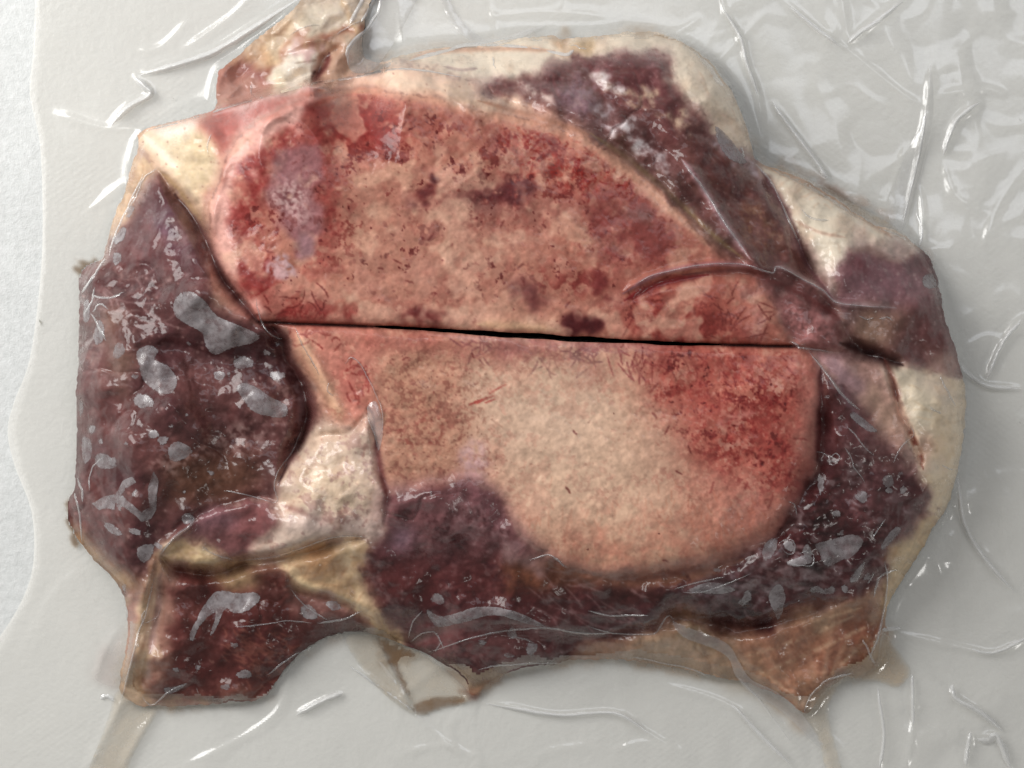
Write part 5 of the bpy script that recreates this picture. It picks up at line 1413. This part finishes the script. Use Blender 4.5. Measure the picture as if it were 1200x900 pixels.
def crease(pts, w, h, m=None, name='crease', label_=None, jag=1.1):
    w, h = w * .72, h * .8
    p = spline(pts, False, 7)
    n = len(p)
    jx = np.convolve(rng.normal(0, jag, n + 4), np.ones(5) / 5, 'valid')
    t = np.gradient(p, axis=0)
    t /= np.linalg.norm(t, axis=1, keepdims=True) + 1e-9
    nn = np.stack([-t[:, 1], t[:, 0]], 1)
    p = p + nn * jx[:, None]
    u = np.linspace(0, 1, n)
    prof = np.clip(np.minimum(u, 1 - u) * 6, .18, 1) * (1 + .25 * np.convolve(rng.normal(0, 1, n + 4), np.ones(5) / 5, 'valid'))
    offs, hs = (-1, -.45, 0, .45, 1), (0, .55, 1, .6, 0)
    V, F = [], []
    for o_, hh in zip(offs, hs):
        q = p + nn * (o_ * w * prof)[:, None]
        z = h_at(q[:, 0], q[:, 1], SURF) + .35 + hh * h * prof
        V.append(world(q[:, 0], q[:, 1], z))
    V = np.stack(V, 1).reshape(-1, 3)
    for k in range(n - 1):
        for c in range(4):
            F.append((k * 5 + c, (k + 1) * 5 + c, (k + 1) * 5 + c + 1, k * 5 + c + 1))
    o = new_mesh(name, V, np.array(F)[:, ::-1].copy(), m or M_CREASE, bag)
    if label_:
        o['label'] = label_
    return o


def pocket_material():
    m, nt, out = mat('trapped_air')
    L = nt.links.new
    p = nd(nt, 'BsdfPrincipled', Roughness=.38)
    n1 = noise_node(nt, 700, 4, .6)
    r = nd(nt, 'ValToRGB')
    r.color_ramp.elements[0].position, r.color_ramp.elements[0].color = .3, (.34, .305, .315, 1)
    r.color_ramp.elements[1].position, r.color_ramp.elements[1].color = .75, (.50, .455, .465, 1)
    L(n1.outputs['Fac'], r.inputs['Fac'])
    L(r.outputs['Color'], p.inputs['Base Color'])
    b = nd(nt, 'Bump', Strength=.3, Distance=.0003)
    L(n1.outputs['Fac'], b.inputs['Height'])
    L(b.outputs['Normal'], p.inputs['Normal'])
    p.inputs['Coat Weight'].default_value = .7
    p.inputs['Coat Roughness'].default_value = .12
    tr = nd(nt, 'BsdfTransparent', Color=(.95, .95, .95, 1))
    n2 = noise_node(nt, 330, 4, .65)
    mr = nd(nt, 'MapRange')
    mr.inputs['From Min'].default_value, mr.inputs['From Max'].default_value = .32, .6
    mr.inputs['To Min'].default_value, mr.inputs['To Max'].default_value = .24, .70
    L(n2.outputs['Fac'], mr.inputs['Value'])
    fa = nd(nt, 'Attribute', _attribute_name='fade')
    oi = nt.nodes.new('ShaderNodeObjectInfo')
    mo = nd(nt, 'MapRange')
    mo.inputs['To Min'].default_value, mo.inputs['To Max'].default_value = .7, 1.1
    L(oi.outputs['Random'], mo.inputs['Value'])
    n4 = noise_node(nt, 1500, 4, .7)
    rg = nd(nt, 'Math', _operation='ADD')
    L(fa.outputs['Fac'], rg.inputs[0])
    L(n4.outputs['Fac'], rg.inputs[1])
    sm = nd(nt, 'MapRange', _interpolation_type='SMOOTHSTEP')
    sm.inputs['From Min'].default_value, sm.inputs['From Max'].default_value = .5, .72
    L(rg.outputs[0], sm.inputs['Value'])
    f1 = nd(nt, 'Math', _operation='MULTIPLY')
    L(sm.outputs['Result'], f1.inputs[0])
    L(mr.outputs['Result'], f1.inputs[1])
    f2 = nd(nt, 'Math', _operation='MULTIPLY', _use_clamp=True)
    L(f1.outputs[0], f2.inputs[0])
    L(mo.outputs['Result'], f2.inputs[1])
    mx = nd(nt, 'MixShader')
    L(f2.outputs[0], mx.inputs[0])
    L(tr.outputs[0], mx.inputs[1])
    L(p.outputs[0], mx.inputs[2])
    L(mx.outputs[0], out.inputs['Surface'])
    return m


M_AIR = pocket_material()
AIR = [
    [(203, 355), (212, 343), (225, 342), (240, 352), (255, 370), (280, 381), (304, 393), (296, 402), (272, 408), (252, 416), (241, 406), (236, 390), (216, 379), (205, 370)],
    [(160, 412), (174, 404), (186, 411), (181, 421), (196, 428), (208, 445), (201, 461), (185, 460), (168, 446), (163, 430)],
    [(277, 455), (285, 448), (300, 453), (316, 464), (336, 475), (335, 488), (318, 489), (296, 482), (286, 470)],
    [(197, 525), (209, 517), (226, 528), (214, 539), (200, 540)],
    [(112, 533), (125, 532), (137, 546), (122, 550), (113, 545)],
    [(107, 590), (121, 582), (135, 579), (144, 563), (155, 558), (160, 565), (147, 573), (143, 580), (154, 590), (166, 600), (175, 594), (173, 572), (180, 552), (186, 562), (183, 598), (177, 608), (166, 612), (150, 598), (136, 590), (134, 598), (126, 596), (116, 598)],
    [(98, 354), (104, 352), (105, 374), (98, 377)], [(96, 514), (106, 515), (107, 535), (98, 543)],
    [(250, 695), (262, 692), (280, 695), (300, 694), (305, 703), (290, 716), (274, 719), (264, 714), (252, 740), (246, 744), (252, 718), (234, 734), (226, 752), (222, 744), (236, 714)],
    [(955, 638), (975, 632), (1000, 626), (1012, 634), (1000, 652), (986, 657), (970, 664), (962, 656), (960, 648)],
    [(500, 714), (520, 722), (560, 711), (600, 715), (640, 734), (620, 732), (580, 721), (546, 729), (515, 735), (505, 728)],
    [(893, 645), (900, 633), (911, 632), (908, 648), (896, 658)], [(904, 690), (914, 684), (921, 700), (913, 726), (906, 716), (900, 700)],
    [(948, 690), (958, 686), (966, 690), (976, 686), (979, 694), (968, 697), (956, 694)], [(1032, 640), (1042, 624), (1052, 616), (1056, 622), (1046, 634), (1036, 644)],
    [(996, 680), (1006, 664), (1014, 658), (1010, 672), (1004, 682)], [(920, 660), (930, 655), (946, 650), (954, 656), (946, 662), (930, 664)],
    [(1000, 482), (1012, 490), (1024, 500), (1030, 506), (1018, 506), (1006, 498), (996, 488)], [(1034, 560), (1044, 556), (1048, 566), (1042, 572), (1036, 570)],
    [(1084, 322), (1096, 322), (1098, 336), (1086, 338), (1080, 330)], [(805, 692), (832, 682), (862, 690), (848, 696), (820, 695)],
    [(352, 712), (362, 708), (372, 718), (370, 726), (356, 724)], [(381, 706), (394, 704), (400, 712), (390, 716)], [(192, 806), (206, 804), (220, 800), (212, 808), (196, 814)],
    [(838, 148), (852, 158), (866, 176), (876, 190), (866, 192), (852, 184), (842, 168)],
    [(212, 606), (220, 601), (228, 606), (224, 613), (216, 615)], [(122, 612), (132, 614), (144, 626), (136, 628), (124, 620)], [(163, 640), (180, 638), (178, 652), (168, 660), (160, 650)]]
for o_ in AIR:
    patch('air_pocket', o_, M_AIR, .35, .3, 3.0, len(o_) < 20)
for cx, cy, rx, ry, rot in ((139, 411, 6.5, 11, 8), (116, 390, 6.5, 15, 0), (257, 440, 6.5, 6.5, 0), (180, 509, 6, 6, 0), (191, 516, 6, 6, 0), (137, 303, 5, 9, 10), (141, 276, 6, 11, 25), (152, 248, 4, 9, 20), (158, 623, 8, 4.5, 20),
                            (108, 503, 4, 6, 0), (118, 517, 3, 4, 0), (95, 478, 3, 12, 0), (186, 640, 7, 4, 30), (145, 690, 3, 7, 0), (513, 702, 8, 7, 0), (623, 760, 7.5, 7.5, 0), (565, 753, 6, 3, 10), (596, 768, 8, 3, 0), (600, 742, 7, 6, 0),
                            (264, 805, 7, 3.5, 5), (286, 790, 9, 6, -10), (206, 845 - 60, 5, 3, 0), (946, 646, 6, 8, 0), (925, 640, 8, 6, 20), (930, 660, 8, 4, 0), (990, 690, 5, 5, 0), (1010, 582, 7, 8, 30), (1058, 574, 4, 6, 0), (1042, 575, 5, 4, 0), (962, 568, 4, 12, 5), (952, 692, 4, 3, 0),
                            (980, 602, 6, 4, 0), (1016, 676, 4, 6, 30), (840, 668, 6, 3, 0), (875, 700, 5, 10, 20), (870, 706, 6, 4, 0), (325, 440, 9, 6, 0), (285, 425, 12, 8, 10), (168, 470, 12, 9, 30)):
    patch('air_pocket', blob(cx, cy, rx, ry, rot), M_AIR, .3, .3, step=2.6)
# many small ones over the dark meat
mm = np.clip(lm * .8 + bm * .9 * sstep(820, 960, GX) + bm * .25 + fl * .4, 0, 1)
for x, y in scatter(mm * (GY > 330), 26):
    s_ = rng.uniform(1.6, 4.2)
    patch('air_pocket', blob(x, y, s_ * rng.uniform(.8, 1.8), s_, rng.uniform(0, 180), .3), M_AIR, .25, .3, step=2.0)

def juice_material(name, tint, lo_, hi_):
    m = film_material(name, .1, 1.6, 260, .35, use_attr=False, milk=.4, tint=tint)
    nt = m.node_tree
    n = noise_node(nt, 120, 5, .65)
    mr = nd(nt, 'MapRange')
    mr.inputs['From Min'].default_value, mr.inputs['From Max'].default_value = .3, .72
    mr.inputs['To Min'].default_value, mr.inputs['To Max'].default_value = lo_, hi_
    nt.links.new(n.outputs['Fac'], mr.inputs['Value'])
    fa = nd(nt, 'Attribute', _attribute_name='fade')
    mu = nd(nt, 'Math', _operation='MULTIPLY')
    nt.links.new(mr.outputs['Result'], mu.inputs[0])
    nt.links.new(fa.outputs['Fac'], mu.inputs[1])
    mix = [q for q in nt.nodes if q.type == 'MIX_SHADER']
    for q in mix:
        if q.inputs[1].links and q.inputs[1].links[0].from_node.type == 'BSDF_TRANSPARENT':
            nt.links.new(mu.outputs[0], q.inputs[0])
    return m


M_AMBER = juice_material('amber_juice', (.62, .47, .31), .30, .62)
M_BROWN = juice_material('brown_juice', (.24, .13, .06), .35, .85)
M_PALE = juice_material('pale_juice', (.70, .60, .47), .22, .5)
for pts, m_, lab_ in (
        ([(438, 744), (476, 757), (520, 783), (553, 816), (546, 825), (520, 828), (488, 838), (472, 802), (454, 768)], M_PALE, 'pale amber juice in the film below the centre'),
        ([(438, 744), (462, 752), (490, 766), (486, 776), (470, 778), (476, 796), (488, 830), (480, 822), (464, 796), (450, 766)], M_BROWN, 'brown juice along a fold below the centre'),
        ([(482, 826), (500, 816), (524, 814), (550, 816), (544, 826), (518, 832), (490, 840)], M_BROWN, None),
        ([(404, 748), (438, 745), (456, 776), (474, 806), (488, 838), (462, 824), (430, 792)], M_PALE, None),
        ([(138, 808), (160, 826), (186, 830), (172, 858), (154, 890), (142, 925), (98, 925), (112, 880), (126, 842)], M_PALE, 'tan juice trailing from the bottom corner'),
        ([(943, 836), (952, 818), (966, 804), (988, 795), (972, 826), (976, 860), (990, 920), (972, 920), (960, 872)], M_PALE, None),
        ([(1034, 742), (1048, 756), (1060, 772), (1068, 788), (1052, 806), (1030, 800), (1006, 797), (1026, 778)], M_AMBER, None),
        ([(886, 188), (920, 196), (960, 216), (1000, 238), (1044, 262), (1076, 288), (1050, 276), (1010, 258), (966, 232), (926, 210)], M_AMBER, 'reddish juice along the upper right fat'),
        ([(955, 222), (970, 213), (982, 222), (1004, 242), (986, 240), (970, 232)], M_BROWN, None)):
    patch('juice_pocket', pts, m_, 1.0, 1.2, 5.0, True, lab_)

# folds of doubled film
patch('film_fold', [(447, -18), (444, 14), (432, 32), (416, 46), (408, 62), (407, 74), (413, 84), (426, 86), (440, 80), (455, 60), (474, 28), (492, -18)], M_FOLD, 3, 2, 6, True, 'rounded loop of doubled film at the top')
patch('film_fold', [(522, -18), (530, 8), (546, 30), (566, 44), (590, 44), (620, 34), (640, 30), (600, 48), (570, 54), (548, 46), (530, 28), (516, 2), (510, -18)], M_FOLD, 3, 2, 6)
patch('film_fold', [(788, 728), (800, 733), (840, 748), (856, 758), (866, 775), (880, 796), (905, 808), (930, 826), (950, 850), (968, 878), (955, 872), (930, 846), (905, 826), (880, 812), (862, 792), (854, 772), (836, 760), (800, 746)], M_FOLD, 3, 1.5, 5, True, 'long twisted strip of doubled film at the lower right')
patch('film_fold', [(1086, 128), (1090, 74), (1094, 130), (1082, 190), (1062, 262), (1050, 268), (1040, 240), (1062, 180)], M_FOLD, 2, 1, 6)
patch('film_fold', [(430, 478), (440, 470), (446, 485), (449, 505), (444, 528), (440, 515), (436, 500)], M_FOLD, 2, .6, 4)
for pts, w, h in (
        ([(164, 156), (200, 146), (250, 131), (330, 107), (410, 91), (470, 81), (540, 90)], 2.2, 2.5), ([(745, 333), (770, 321), (820, 311), (868, 310), (905, 320)], 1.3, 1.6), ([(868, 306), (888, 316), (906, 320), (912, 312), (940, 326), (966, 340), (980, 354), (1010, 358), (1048, 361)], 1.6, 2.2),
        ([(798, 186), (820, 214), (850, 260), (877, 300)], 2.2, 3), ([(886, 192), (905, 216), (922, 252), (938, 292)], 1.8, 2.5), ([(188, 650), (204, 630), (226, 613), (224, 604), (216, 606)], 2.6, 4), ([(280, 657), (322, 653), (362, 640), (396, 630), (432, 629)], 1.8, 3),
        ([(404, 426), (411, 418), (424, 430), (434, 448), (444, 468), (448, 490), (445, 512)], 1.3, 2), ([(430, 486), (438, 504), (442, 524)], 1.6, 2), ([(345, 383), (352, 398), (362, 418), (374, 440)], 1.4, 2), ([(386, 448), (384, 456), (390, 464)], 1.3, 1.5),
        ([(354, 500), (345, 524), (325, 555), (322, 575), (326, 586), (318, 590)], 1.2, 1.6), ([(300, 350), (306, 376), (318, 392), (330, 398)], 1.6, 2.4), ([(262, 575), (290, 580), (318, 588)], 1.1, 1.4), ([(620, 656), (642, 650), (656, 658), (664, 666)], 1.6, 2),
        ([(690, 716), (720, 722), (760, 722)], 1.3, 1.6), ([(690, 735), (720, 742), (760, 744), (772, 738), (782, 722), (790, 728)], 1.4, 2), ([(500, 764), (540, 752), (580, 742), (640, 736), (680, 742), (735, 744)], 1.5, 2), ([(560, 785), (590, 780), (620, 778), (660, 778)], 1.2, 1.4),
        ([(1037, 658), (1040, 680), (1036, 715), (1028, 750), (1018, 776)], 1.7, 3), ([(942, 836), (950, 815), (966, 800), (985, 792), (1000, 788)], 1.6, 2.5), ([(740, 770), (770, 776), (800, 782), (832, 792)], 1.2, 1.5), ([(862, 792), (884, 812), (905, 840), (926, 868)], 1.5, 2),
        ([(790, 690), (822, 682), (850, 676)], 1.2, 1.6), ([(800, 694), (830, 692), (880, 672)], 1.2, 1.5), ([(275, 734), (310, 732), (338, 728), (366, 730)], 1.1, 1.4), ([(312, 792), (330, 778), (350, 766), (366, 758)], 1.4, 2), ([(238, 640), (252, 650), (274, 656)], 1.5, 2), ([(340, 690), (360, 712), (384, 726)], 1.2, 1.5), ([(372, 730), (400, 726), (424, 716)], 1.5, 2),
        ([(926, 400), (934, 404), (940, 408), (976, 412)], 1.8, 2.4), ([(948, 412), (972, 442), (990, 466), (1008, 480)], 2.2, 2.5), ([(992, 500), (1004, 512), (1014, 524), (1024, 534)], 1.3, 1.6), ([(1066, 498), (1070, 510), (1062, 518), (1052, 530), (1048, 542)], 1.3, 1.8), ([(1102, 440), (1110, 458), (1120, 476)], 1.6, 2),
        ([(956, 530), (964, 531), (972, 536), (980, 532), (984, 536), (980, 541), (972, 541)], 1.1, 1.2), ([(990, 524), (998, 536), (1004, 552), (1014, 566)], 1.0, 1.0), ([(924, 588), (932, 592), (934, 604)], 1.4, 1.8), ([(1022, 632), (1028, 622), (1038, 608)], 1.1, 1.2), ([(912, 638), (920, 633), (930, 634), (932, 644), (926, 650), (918, 644)], 1.1, 1.4), ([(936, 650), (946, 646), (954, 652), (950, 662), (934, 662), (922, 658)], 1.1, 1.4),
        ([(1006, 370), (1016, 374), (1024, 372)], 1.2, 1.4), ([(1030, 374), (1038, 372), (1046, 376)], 1.2, 1.4), ([(180, 676), (172, 716), (160, 750), (150, 790), (140, 830)], 1.5, 2.2), ([(166, 816), (178, 826), (196, 812), (220, 802)], 1.4, 1.8), ([(93, 345), (106, 330), (118, 310), (124, 302)], 2.2, 2.5), ([(86, 575), (92, 600), (96, 636)], 1.5, 2),
        ([(168, 205), (155, 232), (140, 262), (128, 300)], 1.8, 2), ([(184, 197), (172, 205), (160, 228), (150, 250)], 1.2, 1.6)):
    crease(pts, w, h)
for pts, w, h in (
        # in the loose film
        ([(408, 76), (407, 62), (416, 46), (432, 32), (444, 14), (447, -16)], 1.8, 2.4), ([(410, 28), (418, 12), (428, -6)], 2, 3), ([(424, 26), (432, 12), (440, -4)], 1.6, 2.4), ([(480, 72), (520, 60), (560, 52), (632, 58)], 1.4, 2), ([(640, 60), (662, 64), (672, 58)], 1.3, 1.6),
        ([(130, 147), (150, 126), (176, 110), (168, 100), (157, 90)], 3, 4), ([(165, 88), (200, 78), (240, 66), (266, 52), (292, 36), (358, -6)], 3, 4), ([(848, 12), (868, 45), (875, 75), (888, 112)], 2, 3), ([(905, 120), (930, 155), (960, 195), (970, 208)], 1.8, 2.4), ([(925, 8), (955, 32), (985, 55)], 1.4, 2),
        ([(994, 50), (1008, 38), (1030, 24), (1058, 2)], 2, 3), ([(1086, 130), (1075, 190), (1058, 264)], 1.5, 2), ([(1105, 182), (1112, 160), (1124, 138), (1148, 120)], 2, 3), ([(1156, 444), (1164, 424), (1178, 398), (1196, 378)], 2, 3), ([(1124, 426), (1140, 442), (1158, 452), (1196, 455)], 2, 2.4),
        ([(1122, 560), (1130, 612), (1150, 650), (1188, 692)], 1.8, 3), ([(1206, 746), (1166, 765), (1140, 760)], 1.6, 2.4), ([(1116, 803), (1120, 818), (1148, 834), (1174, 856)], 2, 3), ([(1145, 865), (1158, 868), (1168, 862), (1176, 880), (1186, 900)], 3, 4), ([(1137, 858), (1134, 880), (1133, 898)], 2, 3),
        ([(570, 824), (650, 838), (720, 836), (760, 858)], 1.4, 2), ([(410, 780), (455, 812), (486, 834)], 1.2, 1.8), ([(444, 776), (465, 802)], 1.4, 1.8), ([(347, 838), (378, 822), (402, 812)], 2, 3), ([(1029, 806), (1036, 860), (1030, 900)], 1.4, 2), ([(1069, 790), (1070, 850)], 1.5, 2.2),
        ([(1034, 738), (1046, 737), (1056, 735)], 2, 3), ([(858, 824), (890, 860), (925, 895)], 1.4, 2), ([(118, 820), (126, 816), (134, 822)], 2, 3), ([(955, 215), (985, 232), (1010, 248), (1032, 270)], 1.4, 1.8), ([(1074, 250), (1080, 270), (1078, 288)], 1.3, 1.6)):
    crease(pts, w * 1.9, h * .8, M_LOOSE)
# fine tension wrinkles of the clinging film, running off towards the edge of the meat
wr = np.clip(sstep(.98, .80, blur(body, 26)) * (body > .9) * (1 - blur(bones, 8)), 0, 1)
for x, y in scatter(wr, 44):
    dr = np.array([x, y]) - ctr
    dr /= np.linalg.norm(dr)
    an = rng.normal(0, .5) + (1.57 if rng.uniform() < .3 else 0)
    dr = np.array([dr[0] * math.cos(an) - dr[1] * math.sin(an), dr[0] * math.sin(an) + dr[1] * math.cos(an)])
    Lr = rng.uniform(12, 44)
    bend = np.array([-dr[1], dr[0]]) * rng.normal(0, .16) * Lr
    p0 = np.array([x, y])
    pp = [p0 - dr * Lr * .5, p0 - dr * Lr * .15 + bend, p0 + dr * Lr * .2 + bend * .8, p0 + dr * Lr * .5]
    if min(h_at(p_[0], p_[1], body) for p_ in pp) > .9:
        crease(pp, rng.uniform(1.0, 1.8), rng.uniform(1.2, 2.4))
